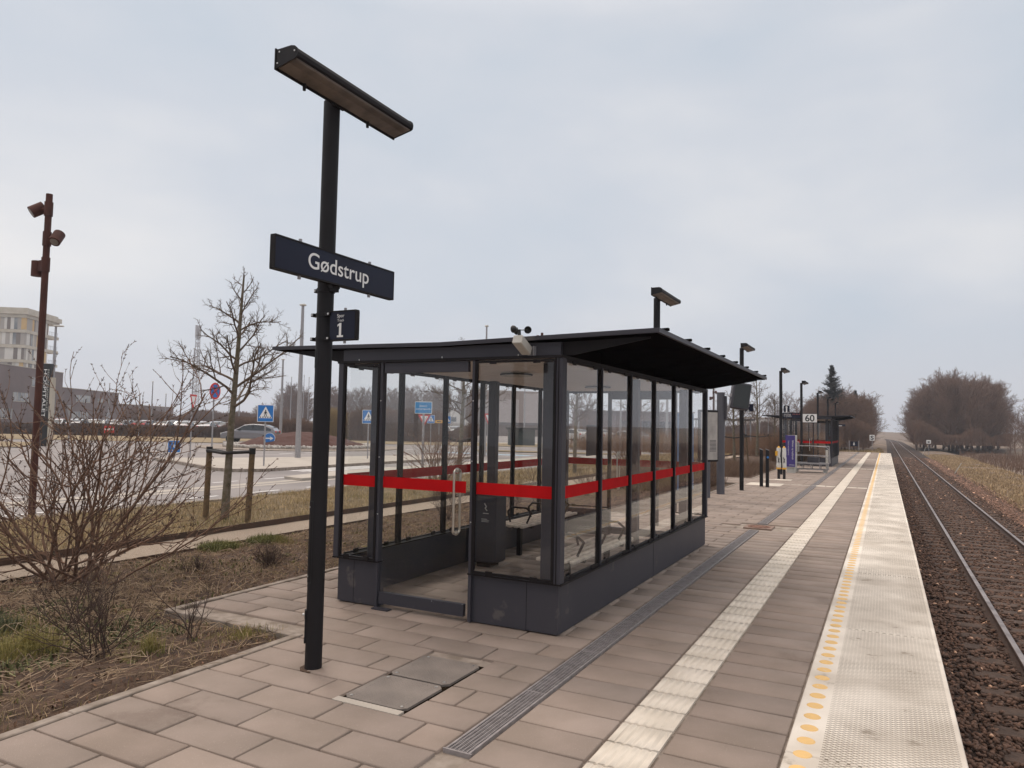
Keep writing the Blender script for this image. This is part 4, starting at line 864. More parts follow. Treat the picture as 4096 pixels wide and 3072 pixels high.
for i, (x, y) in enumerate(((-3.50, 28.3), (-3.31, 28.3))):
    t = thing('wrapped_post', ['white plastic wrapped post with yellow top, left of the pair', 'white plastic wrapped post, right of the pair before the lamp post'][i], 'post', (x, y, 0), 0, 'posts wrapped in white plastic')
    b = MB(); b.box(-.045, .045, -.03, .03, 0, .36); b.build('post', POLE, t)
    g_ = np.random.default_rng(i); b = MB(); pz = [.36, .45, .6, .8, 1.0, 1.14]; 
    for a, c in zip(pz[:-1], pz[1:]): b.tube((g_.normal(0, .008), 0, a), (g_.normal(0, .008), 0, c), .075+g_.normal(0, .008), .07+g_.normal(0, .008), n=9)
    b.build('plastic_wrap', PLW, t)
    b = MB(); b.tube((0, 0, 1.13), (0, 0, 1.2), .06, .02, n=10); b.tube((0, 0, .36), (0, 0, .42), .082, n=10); b.build('tape_band', YELP, t)
    b = MB(); b.tube((-.02, -.078, .6), (.03, -.078, .75), .012, n=6); b.tube((.03, -.078, .6), (-.02, -.079, .8), .012, n=6); b.build('dark_tape', BLACK, t)
    if i == 0: b = MB(); b.box(-.11, -.03, -.1, -.06, .85, 1.02); b.build('yellow_label', YELP, t)
tm = thing('ticket_machine', 'purple sided ticket machine with white writing by the lamp post', 'ticket machine', (-3.52, 33.0, 0))
b = MB(); b.bbox(-.22, .12, -.35, .6, .2, 1.58, .02); b.build('body', OFFW, tm); b = MB(); b.box(-.24, .14, -.37, -.352, .26, 1.58); sp_ = b.build('side_panel', PURP, tm)
b = MB(); b.box(-.2, .1, -.3, .5, 0, .2); b.build('plinth', OFFW, tm)
# sideways writing on the purple side
for s_, x, w_, z in (('Billetter og togafgange', .04, .80, .96), ('Tickets and departures', -.13, .62, 1.05)):
    o = label_text(s_, WHITE, tm, (x, -.3745, z), (PI/2, PI/2, 0), w_)
label_text('collective', WHITE, tm, (.0, -.3745, .34), FY, .22, off=.01)
for k in range(3): b = MB(); b.path([(.13, -.1+.2*k, .9), (.22, -.1+.2*k, .9), (.22, -.1+.2*k, 1.3), (.13, -.1+.2*k, 1.3)], .015, 6); b.build('guard_rail', GALV, tm)
ct = thing('wheelchair_lift', 'galvanised wheelchair lift cart with guard rails and white wheels', 'lift cart', (-2.85, 33.9, 0))
b = MB()
for yy in (-.35, .35):
    b.box(-.72, .68, yy-.03, yy+.03, .36, .42); b.box(-.72, .68, yy-.03, yy+.03, .12, .15)
    for x in (-.7, -.35, 0, .35, .65): b.box(x-.015, x+.015, yy-.02, yy+.02, .15, .36)
b.box(-.72, .68, -.32, .32, .38, .40); b.build('platform_frame', GALV, ct)
b = MB()
for z, r_ in ((1.12, .017), (.72, .012)):
    b.path([(-.7, -.33, z), (0, -.33, z+(.02 if z > 1 else 0)), (.6, -.33, z-.02), (.72, -.33, z-.12), (.72, -.33, .4)], r_, 8); b.path([(-.7, .33, z), (.68, .33, z), (.72, .33, .4)], r_, 8)
b.build('side_rail', GALV, ct)
b = MB(); b.path([(-.95, -.33, 1.45), (-.75, -.33, 1.35), (-.66, -.33, 1.2), (-.66, -.33, .42)], .03, 8); b.path([(-.95, .33, 1.45), (-.75, .33, 1.35), (-.66, .33, 1.2), (-.66, .33, .42)], .03, 8); b.path([(-.95, -.33, 1.45), (-.95, .33, 1.45)], .025, 8); b.build('push_handle', GALV, ct)
b = MB(); b.bbox(.58, .68, -.3, -.2, .2, .98, .01); b.build('lift_column', OFFW, ct)
b = MB(); b.box(-.15, .3, -.2, .2, .42, .66); b.build('battery_box', STEEL, ct)
for x in (-.62, .55):
    for yy in (-.3, .3): b = MB(); b.tube((x, yy-.025, .075), (x, yy+.025, .075), .075, n=18); w_ = b.build('wheel', OFFW, ct); b = MB(); b.tube((x, yy-.03, .075), (x, yy+.03, .075), .03, n=10); b.build('hub', GALV, w_)
# signs on the far lamp posts
def panel_sign(name, label, loc, w, h, m, rows_=(), cat='sign', th=.03):
    t = thing(name, label, cat, loc); b = MB(); b.box(-w/2, w/2, -th, 0, -h/2, h/2); b.build('sign_panel', m, t); b = MB(); b.box(-w/2-.012, w/2+.012, .0, .01, -h/2-.012, h/2+.012); b.build('sign_backing', STEELD, t)
    for (s_, x, z, w_, off) in rows_: label_text(s_, WHITE if m is not WHITE else BLACK, t, (x, -th-.002, z), FY, w_, off=off)
    return t
panel_sign('speed_sign', 'white sign with black 60 in front of the distant shelter', (-3.38, 39.33, 2.42), .66, .42, WHITE, [('60', 0, 0, .44, .02)])
t = panel_sign('safety_notice_sign', 'navy safety notice with row of small red dots on lamp post', (-3.36, 31.15, 2.39), .66, .20, NAVY, [('Sikkerhedszone', -.16, .05, .26, .01), ('Bliv bag stregen', -.15, 0, .28, 0), ('når tog passerer', -.14, -.05, .3, 0)])
b = MB(); [b.tube((.06+.06*k, -.033, .05), (.06+.06*k, -.031, .05), .013, n=8) for k in range(5)]; b.build('red_dot', mat('pale_red', (.7, .2, .15), .5), t)
panel_sign('stop_sector_sign', 'small navy square sign high on the lamp post by the ticket machine', (-3.55, 31.2, 2.66), .2, .22, NAVY, [('Spor', 0, .05, .1, 0), ('1', 0, -.03, .05, .02)])
t = thing('far_name_sign_post', 'thin post with dark sign arm at the far end of the platform', 'sign', (-3.5, 66, 0)); b = MB(); b.tube((0, 0, 0), (0, 0, 2.6), .07, n=12); b.build('post', POLE, t); b = MB(); b.box(0, .55, -.03, .03, 2.2, 2.38); b.build('sign_panel', NAVY, t); b = MB(); b.box(.0, .3, -.034, -.031, 2.22, 2.27); b.build('white_band', WHITE, t)
t = thing('no_crossing_sign', 'black square sign with white figure between two posts at the platform end', 'sign', (-2.5, 71.4, 0))
for x in (-.38, .38): MB().box(x-.03, x+.03, -.03, .03, 0, .98).build('post', GALV, t)
MB().box(-.29, .29, -.02, .02, .48, .92).build('sign_panel', NAVY, t)
b = MB(); b.tube((0, -.025, .83), (0, -.022, .83), .03, n=10); b.raw([(-.07, -.025, .70), (.07, -.025, .70), (0, -.025, .82)], [(0, 1, 2)]); b.raw([(-.07, -.025, .58), (-.02, -.025, .58), (0, -.025, .64), (.02, -.025, .58), (.07, -.025, .58), (.03, -.025, .72), (-.03, -.025, .72)], [tuple(range(7))]); b.build('white_figure', WHITE, t)
t = thing('letter_s_sign', 'white board with black letter S on a post beside the track', 'sign', (-1.15, 78, -.9)); MB().tube((0, 0, 0), (0, 0, 1.95), .03, n=10).build('post', GALV, t); b = MB(); b.bbox(-.22, .22, -.02, .02, 1.85, 2.4, .01); b.build('sign_panel', WHITE, t)
label_text('S', BLACK, t, (0, -.023, 2.125), FY, .28, .4, off=.03)
t = thing('small_track_marker', 'small white marker board on a thin post right of the track', 'sign', (4.8, 105, -1.1)); MB().tube((0, 0, 0), (0, 0, 1.6), .03, n=8).build('post', GALV, t); MB().bbox(-.25, .25, -.02, .02, 1.55, 2.0, .02).build('sign_panel', WHITE, t); MB().box(-.12, .12, -.024, -.021, 1.68, 1.84).build('dark_mark', STEEL, t)
for i, (px_, dep, h_, tl) in enumerate(((3812, 52, .9, .5), (3687, 95, 1.2, .5))):
    p = at(px_, dep); t = thing('leaning_stick', ['pale leaning stake in the grass, nearer of two right of the track', 'pale leaning stake in the grass, farther of two near the marker board'][i], 'stake', (p.x, p.y, -1.2), 0, 'leaning stakes right of the track'); MB().tube((0, 0, 0), (tl, 0, h_), .025, n=6).build('stake', OFFW, t)

# ---------------------------------------------------------------- hero shrub, small tree and bed plants
def clump(segs_, name, m, parent, sides=4):
    V, Fc = tubes(segs_, sides); return npmesh(name, V, Fc, m, parent=parent)
PB = dict(k=[9, 7, 5, 3], wig=.11, up=[.035, .05, .05, .03], tap=.5, max=2, n=[7, 4, 3], t0=[.2, .2, .2], ang=[36, 40, 45], len=[.6, .5, .55], sh=[.55, .4, .3], rr=[.5, .55, .6], rmin=.0026, bud=True)
random.seed(21)
segs = []
for j in range(27):
    a = random.uniform(0, 2*PI) if j > 8 else j*.7; el = random.uniform(.35, 1.25) if j % 3 else random.uniform(1.1, 1.45); ln = random.uniform(1.35, 2.15)*(.8+.25*math.sin(el))
    p = (random.gauss(0, .14), random.gauss(0, .14), -.03); d = (math.cos(a)*math.cos(el), math.sin(a)*math.cos(el), math.sin(el))
    grow(segs, p, d, ln, random.uniform(.009, .018), 0, PB)
segs = [q for q in segs if min(q[2], q[5]) > -.06]
# swollen buds in pairs along the thinner branches
bud = []
for q in segs:
    if q[6] < .007 and random.random() < .5:
        e = Vector(q[3:6]); d = (e-Vector(q[:3])).normalized(); o_ = d.orthogonal().normalized(); o_.rotate(Matrix.Rotation(random.random()*6.28, 3, d))
        for s_ in (-1, 1): bud.append((*e, *(e+(d*.8+o_*s_*.6)*.022), .0042, .001))
bs = thing('bare_shrub', 'large bare many-stemmed shrub with budding twigs in the garden bed at left', 'shrub', (-7.75, 4.95, 0))
big = [q for q in segs if q[6] >= .011]; sml = [q for q in segs if q[6] < .011]
clump(big, 'stems', BARK, bs, 7); clump(sml, 'twigs', BARK, bs, 4); clump(bud, 'buds', BARKD, bs, 4); bs.scale = (1.1, 1.1, 1.14)
# low twiggy shrubs
def low_shrub(name, label, loc, h, n, seed, m=BARKD, spread=1.0, r=.006):
    random.seed(seed); sg_ = []
    P = dict(k=[6, 4, 3], wig=.16, up=[.03, .04, .03], tap=.6, max=2, n=[6, 4], t0=[.25, .2], ang=[35, 40], len=[.5, .5], sh=[.4, .3], rr=[.6, .6], rmin=.0013)
    for j in range(n):
        a = random.random()*6.28; el = random.uniform(.7, 1.4)/spread; grow(sg_, (random.gauss(0, .05), random.gauss(0, .05), -.03), (math.cos(a)*math.cos(el), math.sin(a)*math.cos(el), math.sin(el)), h*random.uniform(.6, 1.1), r, 0, P)
    V, Fc = tubes(sg_, 3); o = npmesh(name, V, Fc, m); o.location = loc; tag(o, label, 'shrub', 'low bare shrubs in the garden beds'); return o
ls = low_shrub('low_shrub', 'small bare shrub standing near the paving corner by the foreground post', (-5.0, 4.2, 0), .55, 5, 1)
ls2 = low_shrub('low_shrub', 'dark twiggy low shrub in front of the big shrub, close to the kerb', (-5.35, 3.55, 0), .62, 14, 2)
low_shrub('low_shrub', 'sparse reddish low shrub in front of the big shrub foot', (-6.2, 3.9, 0), .6, 9, 3)
low_shrub('low_shrub', 'dark low shrub at the left edge of the picture', (-5.75, 2.35, 0), .6, 12, 4)
low_shrub('low_shrub', 'second dark low shrub at the left picture edge, farther back', (-6.9, 2.9, 0), .55, 10, 5)
low_shrub('low_shrub', 'tiny twig plant on the soil tip beside the kerb', (-4.55, 4.5, 0), .16, 2, 6, r=.003)
low_shrub('low_shrub', 'small dark leafy tuft on the soil between path and paving', (-6.8, 6.7, 0), .3, 30, 7, r=.005)
low_shrub('low_shrub', 'flat dark tuft beside the dark leafy tuft, nearer the big shrub', (-7.25, 6.0, 0), .2, 22, 8, r=.004)
# bare plants of the bed seen beyond the shelter
PV = []
for i, (x, y, h) in enumerate([(-5.0, 20.9, .9), (-4.8, 21.8, .8), (-5.6, 22.3, .9), (-5.1, 23.3, .9), (-6.2, 23.8, .8), (-5.3, 24.6, .8), (-6.6, 21.2, 1.0), (-6.0, 19.4, .9), (-7.0, 18.0, .8), (-7.3, 15.6, .9), (-6.9, 13.2, .8), (-7.4, 11.7, .7)]):
    low_shrub('bed_plant', 'bare knee-high plant in the garden bed seen through or past the shelter', (x, y, 0), h, 16, 40+i, r=.006)['group'] = 'bare plants in the far garden bed'
HEDGE = mat('hedge_twigs', (.20, .125, .08), .95, col2=(.13, .08, .052), scale=3)
def hedge(name, label, x0, x1, y0, y1, h, n, w=.02, seed=1, m=HEDGE, kind='stuff', lean=.25, z0=0):
    g = np.random.default_rng(seed); x = g.uniform(x0, x1, n); y = g.uniform(y0, y1, n); z = z0-.03+np.zeros(n); hh = h*g.uniform(.45, 1.1, n)*(.75+.4*vnoise(x, y, 1.2, seed))
    dx = g.normal(0, lean, n)*hh; dy = g.normal(0, lean, n)*hh; S1 = np.stack([x, y, z, x+dx*.6, y+dy*.6, z+hh*.6, np.full(n, w*.5), np.full(n, w*.3)], 1); S2 = np.stack([x+dx*.6, y+dy*.6, z+hh*.6, x+dx*1.2, y+dy*1.2, z+hh, np.full(n, w*.3), np.full(n, w*.1)], 1)
    k = g.uniform(.2, .6, n)[:, None]; b0 = S1[:, :3]*(1-k)+S1[:, 3:6]*k; off = np.stack([g.normal(0, .35, n)*hh, g.normal(0, .35, n)*hh, hh*g.uniform(.1, .5, n)], 1); S3 = np.concatenate([b0, b0+off, np.full((n, 1), w*.25), np.full((n, 1), w*.1)], 1)
    V, Fc = tubes(np.concatenate([S1, S2, S3]), 3); o = npmesh(name, V, Fc, m); return tag(o, label, 'hedge', kind=kind)
hedge('bed_plants', 'mass of bare knee-high plants in the garden bed beyond the shelter', -7.6, -4.75, 20.2, 25.0, .75, 5200, .012, 3)
hedge('bed_plants', 'mass of low bare plants in the bed beside the purple ticket machine', -7.6, -4.6, 28.0, 36.0, .55, 3200, .014, 4)
REED = mat('reed_grass', (.25, .145, .085), .9, col2=(.17, .10, .06), scale=2)
hedge('reed_grass', 'rust coloured tall dry grass and brush left of the distant shelter', -22, -4.8, 52, 80, 1.5, 16000, .03, 5, REED, lean=.1)
hedge('brush', 'reddish brown scrub beside the far platform end', -6.2, -3.9, 44, 74, 1.7, 7000, .03, 6, REED, lean=.15)
hedge('brush', 'brown brush along the foot of the right wood', 9, 60, 55, 120, .9, 12000, .05, 7, FARB, z0=-1.25)
hedge('brush', 'pile of bare brush at the right picture edge beyond the track', 13.5, 24, 34, 52, 1.5, 9000, .03, 8, HEDGE, z0=-1.35, lean=.45)
# soil litter: dead leaves, sticks, small stones, grass tufts
g = np.random.default_rng(10); n = 9000
x = g.uniform(-8.4, -4.45, n); y = g.uniform(1.2, 14, n); a = g.uniform(0, PI, n); l = g.uniform(.04, .3, n)*g.uniform(.3, 1, n); z = bz(x, y)+.008; k = (x < -6.05) | (y < 4.6); x, y, a, l, z = x[k], y[k], a[k], l[k], z[k]
S_ = np.stack([x, y, z, x+np.cos(a)*l, y+np.sin(a)*l, z+g.uniform(-.004, .05, len(x)), g.uniform(.0015, .0045, len(x)), np.full(len(x), .0012)], 1)
STRAW = mat('dry_litter', (.46, .33, .21), .9, col2=(.13, .085, .055), scale=6)
V, Fc = tubes(S_, 3); tag(npmesh('dead_twigs', V, Fc, STRAW), 'dead straw coloured twigs lying on the garden soil', 'litter', kind='stuff')
n = 1500; x = np.concatenate([g.normal(-6.9, .9, n), g.uniform(-8.4, -4.6, 500)]); y = np.concatenate([g.normal(4.1, .8, n), g.uniform(1.5, 9, 500)]); a = g.uniform(0, 2*PI, len(x)); l = g.uniform(.08, .28, len(x)); k = ((x < -6.1) | (y < 4.5)) & (x > -8.4) & (x < -4.5); x, y, a, l = x[k], y[k], a[k], l[k]
z = bz(x, y)+.012; b_ = a+g.normal(0, .5, len(x)); h_ = np.abs(g.normal(0, .05, len(x))); xm, ym = x+np.cos(a)*l*.5, y+np.sin(a)*l*.5; xe, ye = xm+np.cos(b_)*l*.5, ym+np.sin(b_)*l*.5; zm = bz(xm, ym)+.015+h_; ze = bz(xe, ye)+.01+h_*g.uniform(0, 1.4, len(x)); rr_ = g.uniform(.0016, .0036, len(x))
V, Fc = tubes(np.concatenate([np.stack([x, y, z, xm, ym, zm, rr_, rr_], 1), np.stack([xm, ym, zm, xe, ye, ze, rr_, rr_*.5], 1)]), 4); tag(npmesh('dead_stalks', V, Fc, mat('pale_stalks', (.52, .39, .26), .8, col2=(.28, .19, .12), scale=5)), 'pale dead stalks matted on the soil under the big shrub', 'litter', kind='stuff')
n = 1500; x = g.uniform(-8.4, -4.45, n); y = g.uniform(1.2, 12, n); k = (x < -6.05) | (y < 4.6); x = x[k]; y = y[k]; t = g.random((len(x), 1)); tone = (np.array([2.2, 2.1, 1.9])*(1-t)+np.array([4.5, 4.2, 3.9])*t**5)*g.uniform(.4, 1.3, (len(x), 1))
V, Fc, Cc = stones(x, y, bz(x, y), g.uniform(.004, .013, len(x)), g, tone); tag(npmesh('pebbles', V, Fc, STONE, cols=Cc), 'small pale pebbles scattered on the garden soil', 'pebbles', kind='stuff')
# grasses
DRY0, DRY1 = (.50, .36, .19), (.19, .125, .06); GRN0, GRN1 = (.17, .17, .045), (.26, .23, .07)
inbed = lambda x, y: (x < -6.08) | (y < 4.55) | (y > 14.7)
def patchy(s, lo, seed): return lambda x, y, g: (vnoise(x, y, s, seed) > lo) & inbed(x, y)
P_ = [blades((-8.4, -4.45, 1.2, 15), 26000, .075, .004, 1.1, patchy(.5, .38, 31), 2, bz, DRY0, (.16, .105, .06)),
      blades((-8.4, -4.45, 1.2, 15), 14000, .06, .004, .8, patchy(.8, .62, 33), 3, bz, (.19, .16, .05), (.27, .21, .075))]
P_ += [blades((-8.4, -4.5, 1.2, 12), 7000, .05, .022, 1.0, patchy(.45, .60, 35), 12, bz, (.10, .105, .035), (.19, .16, .06)), blades((-7.2, -5.3, 2.6, 4.6), 2600, .07, .024, 1.0, patchy(.3, .45, 36), 13, bz, (.085, .10, .04), (.16, .15, .06)), blades((-8.4, -4.45, 1.2, 14), 9000, .03, .02, 1.5, patchy(.4, .3, 37), 14, bz, (.22, .12, .07), (.10, .055, .035))]
for (cx_, cy_, r_, n_, h_) in ((-5.75, 3.3, .22, 1500, .2), (-6.1, 3.15, .2, 1200, .2), (-5.0, 3.75, .1, 350, .16), (-6.0, 2.5, .3, 900, .17), (-6.6, 3.6, .3, 1200, .13), (-4.75, 4.45, .22, 800, .06), (-7.9, 8.0, .2, 700, .12), (-8.2, 7.3, .18, 700, .12)):
    gg = np.random.default_rng(int(abs(cx_*100))); v, f, c = blades((0, 1, 0, 1), n_, h_, .0035, .55, None, int(abs(cy_*77)), None, (.34, .28, .085), (.20, .175, .05))
    rr = np.abs(gg.normal(0, r_*.6, n_)); aa = gg.uniform(0, 2*PI, n_); v = v.reshape(-1, 6, 3); c0_ = v[:, :2, :2].mean(1); nx_ = cx_+rr*np.cos(aa); ny_ = cy_+rr*np.sin(aa); v[:, :, 0] += (nx_-c0_[:, 0])[:, None]; v[:, :, 1] += (ny_-c0_[:, 1])[:, None]; v[:, :, 2] += bz(nx_, ny_)[:, None]; P_.append((v.reshape(-1, 3), f, c))
V, Fc, Cc = catv(P_); tag(npmesh('bed_grass', V, Fc, BLADE, cols=Cc), 'tufts of green and straw grass on the garden soil', 'grass', kind='stuff')
P_ = [blades((-13.35, -9.53, 2, 16), 46000, .11, .006, .9, lambda x, y, g: vnoise(x, y, 1.3, 41) > g.random(len(x))*.75, 5, gz, DRY0, (.21, .155, .07)),
      blades((-13.35, -9.53, 16, 34), 24000, .13, .012, .8, lambda x, y, g: vnoise(x, y, 1.3, 41) > g.random(len(x))*.7, 6, gz, DRY0, (.21, .155, .07)),
      blades((-13.35, -9.53, 34, 70), 16000, .16, .02, .8, None, 7, gz, DRY0, (.21, .155, .07)),
      blades((-13.35, -9.53, 2, 20), 26000, .17, .007, .8, lambda x, y, g: vnoise(x, y, .35, 45) > .68, 18, gz, (.52, .40, .22), (.30, .22, .10)),
      blades((-13.35, -9.53, 2, 20), 14000, .10, .006, .7, lambda x, y, g: vnoise(x, y, .7, 43) > .62, 8, gz, GRN0, (.24, .21, .08))]
V, Fc, Cc = catv(P_); tag(npmesh('verge_grass', V, Fc, BLADE, cols=Cc), 'dry yellowish grass on the verge between path and road', 'grass', kind='stuff')
tz = lambda x, y: terr(x, y)
P_ = [blades((4.5, 11, 9, 30), 60000, .17, .014, .8, lambda x, y, g: (x < 5.5+vnoise(x, y, 3, 51)*6) & (x > 4.7+g.random(len(x))*.6), 9, tz, (.47, .34, .19), (.30, .20, .11)),
      blades((4.5, 13, 30, 110), 60000, .22, .035, .8, lambda x, y, g: (x < 5.0+vnoise(x, y, 4, 52)*6), 10, tz, (.48, .35, .20), (.29, .20, .11)),
      blades((5, 9, 9, 40), 16000, .12, .014, .8, lambda x, y, g: vnoise(x, y, 2, 54) > .55, 11, tz, (.30, .26, .09), (.40, .32, .13)),
      blades((9, 40, 16, 110), 26000, .25, .05, .9, lambda x, y, g: vnoise(x, y, 5, 55) > .6, 12, tz, (.20, .125, .08), (.12, .08, .055)),
      blades((-6, -.3, 71, 110), 26000, .35, .05, .7, None, 13, tz, (.40, .29, .15), (.25, .18, .08))]
V, Fc, Cc = catv(P_); tag(npmesh('lineside_grass', V, Fc, BLADE, cols=Cc), 'tall dry yellow grass on the banks beside the track', 'grass', kind='stuff')

# ---------------------------------------------------------------- young trees with stakes
def young_tree(label, loc, H, seed, crown, stakes=True, group=None, base=.068, fork=2.0, strap_dir=0, sides=5):
    random.seed(seed); t = thing('young_tree', label, 'tree', loc, 0, group); tr = []; br = []
    P = dict(k=[6, 5, 4, 3], wig=.13, up=[.05, .05, .04, .03], tap=.6, max=3, n=[7, 5, 4], t0=[.15, .12, .1], ang=[42, 45, 48], len=[.42, .48, .5], sh=[.35, .3, .3], rr=[.5, .55, .6], rmin=.0024)
    p = Vector((0, 0, -.05)); d = Vector((-.01, 0, 1)); nseg = 22; pts = []
    lx = crown
    for i in range(nseg):
        z = i/nseg; q = Vector((math.sin(z*5+seed)*.03+lx*max(0, z-.35)**1.3, math.cos(z*4+seed)*.03, z*H)); r = base*(1-z)**.75+.008; pts.append((q, r))
    for (a, ra), (b, rb_) in zip(pts[:-1], pts[1:]): tr.append((*a, *b, ra, rb_))
    f0 = fork/H; n1 = 19
    for j in range(n1):
        z = f0+(.97-f0)*(j/n1)**1.05; i = min(int(z*nseg), nseg-2); q = pts[i][0].lerp(pts[i+1][0], z*nseg-i); r = pts[i][1]*.5
        a = j*2.4+random.uniform(-.3, .3); up_ = random.uniform(.3, .6) if j < 8 else random.uniform(.7, 1.2); l = (H-fork)*.57*(1-(z-f0)/(1-f0))**1.2*random.uniform(.65, 1.15)+.16
        grow(br, q, (math.cos(a), math.sin(a), up_), l, min(r, .026), 1 if l < .55 else 0, P)
    V, Fc = tubes(tr, 12); npmesh('trunk', V, Fc, BARKT, parent=t, smooth=True); V, Fc = tubes(br, sides); npmesh('crown', V, Fc, BARKC, parent=t)
    return t
yt = young_tree('young bare tree with leaning top between two stakes left of the sign post', (-10.5, 9.29, 0), 4.6, 5, .5)
def stake(label, loc, grp, tilt=.04, h=1.22):
    t = thing('tree_stake', label, 'stake', loc, 0, grp); b = MB(); b.tube((0, 0, -.05), (tilt, 0, h), .052, .05, n=16); b.build('post', STAKE, t, smooth=True); b = MB(); b.tube((tilt-.0016, 0, h-.10), (tilt, 0, h+.006), .056, n=16); b.build('strap_wrap', RUBBER, t); return t
stake('left wooden stake beside the young tree trunk', (-11.08, 9.35, 0), 'stakes of the foreground young tree', .03, 1.28); stake('right wooden stake beside the young tree trunk', (-10.12, 9.45, 0), 'stakes of the foreground young tree', .05, 1.28)
b = MB(); b.path([(-11.05, 9.30, 1.22), (-10.53, 9.20, 1.19), (-10.07, 9.40, 1.22)], .028, 8); b.path([(-11.05, 9.42, 1.22), (-10.53, 9.36, 1.19), (-10.07, 9.50, 1.22)], .028, 8); tag(b.build('tree_strap', RUBBER), 'black rubber strap tying the young tree to its two stakes', 'strap')
yt2 = young_tree('young bare tree with stakes beyond the screen mast, nearer one', (-7.7, 42.7, 0), 4.6, 8, .1, group='young trees with stakes in the far bed', fork=1.8, base=.08, sides=3)
dup(yt2, (-7.75, 51.4, 0), 2.0, 'taller young bare tree with stakes behind the nearer one', 'young trees with stakes in the far bed', (1.15, 1.15, 1.22)); dup(yt2, (-7.7, 60, 0), 4, 'farthest young staked tree left of the distant shelter', None, 1.05)
yt3 = young_tree('young tree with straps seen through the shelter glass on the garden side', (-10.5, 17.3, 0), 4.3, 11, .1, fork=1.9, base=.07, sides=3)
dup(yt3, (-10.4, 25.5, 0), 1.3, 'second young tree seen dimly through the shelter glass'); dup(yt3, (-10.5, 33.5, 0), 2.3, 'third young tree seen dimly through the shelter glass, farther off')
for i, (x, y) in enumerate(((-8.7, 42.4), (-6.95, 42.9), (-8.7, 51.3), (-6.9, 51.5), (-8.6, 60), (-7, 60), (-11.0, 17.2), (-10.0, 17.4))):
    stake('leaning stake of a young tree in the far bed' if i < 6 else 'stake of the young tree behind the shelter glass', (x, y, 0), 'stakes of the far young trees' if i < 6 else 'stakes of the tree behind the shelter', .12*(1 if i % 2 == 0 else -1), 1.5)
    if i % 2 == 0: cxm = (-7.7 if i < 6 else -10.5); tag(MB().path([(x+.1, y, 1.4), (cxm, y+.1, 1.3), (2*cxm-x-.1, y+.1, 1.4)], .035, 6).build('tree_strap', RUBBER), ['black strap of the nearest staked tree in the far bed', '', 'black strap of the middle staked tree in the far bed', '', 'black strap of the farthest staked tree', '', 'black strap on the tree behind the shelter glass'][i], 'strap')
sh_ = thing('bare_shrub', 'tall bare shrub seen through the shelter glass beside the path', 'shrub', (-9.9, 15.4, 0)); random.seed(4); sg2 = []
for j in range(16):
    a = random.random()*6.28; el = random.uniform(.8, 1.4); grow(sg2, (random.gauss(0, .1), random.gauss(0, .1), 0), (math.cos(a)*math.cos(el), math.sin(a)*math.cos(el), math.sin(el)), random.uniform(1.2, 1.8), .014, 0, dict(PB, max=2, rmin=.003))
clump(sg2, 'stems', BARK, sh_, 4)
dup(sh_, (-10.2, 31, 0), 1.2, 'bare shrub far behind the shelter glass near the bike shed')
# corten lighting masts
def spot_mast(label, loc, grp='rust brown spotlight masts'):
    t = thing('spotlight_mast', label, 'mast', loc, 0, grp); b = MB(); b.tube((0, 0, -.05), (0, 0, 5.9), .060, .056, n=24); po = b.build('pole', RUST, t, smooth=True)
    for (z, dx, dy, dz, rr) in ((5.62, -1, -.25, -.28, .085), (5.06, .75, .1, -.45, .075), (4.58, -1, .1, -.02, .085)):
        d = Vector((dx, dy, dz)).normalized(); q = Vector((0, 0, z)); b = MB()
        b.tube((0, 0, z-.13), (0, 0, z+.13), .072, n=20); o = b.build('clamp', RUST, t, smooth=True)
        if abs(dz) > .1:
            hd = Vector((-.42*dx/abs(dx)*-1 if False else .36*dx, .36*dy, z+.02)) if False else q+Vector((dx, dy, 0)).normalized()*.25
            b = MB(); b.path([q+Vector((dx, dy, 0)).normalized()*.06, hd], .035, 8); b.build('arm', RUST, t)
            ax = Vector((dx*.35, dy-.55, -.62)).normalized(); b = MB(); b.tube(hd-ax*.12, hd+ax*.12, rr+.025, n=24); h_ = b.build('spotlight', RUST, t, smooth=True); b = MB(); b.tube(hd+ax*.120, hd+ax*.125, rr*.95, n=24); b.build('lens', LENS, h_)
        else:
            b = MB(); hd = q+Vector((-.24, 0, -.06)); b.tube(hd-Vector((0, 0, .14)), hd+Vector((0, 0, .14)), rr+.02, n=24); b.build('spotlight', RUST, t, smooth=True); b = MB(); b.box(-.2, -.05, -.05, .05, z-.12, z+.08); b.build('arm', RUST, t)
    return t
smst = spot_mast('rust brown mast with three spotlights at the left edge', (-13.75, 7.8, 0))
dup(smst, (-13.6, 44, 0), .6, 'rust brown spotlight mast rising behind the timetable panel'); dup(smst, (-13.7, 66, 0), .3, 'rust brown spotlight mast between the far young trees'); dup(smst, (-13.5, 29, 0), .9, 'rust brown spotlight mast seen through the shelter glass')

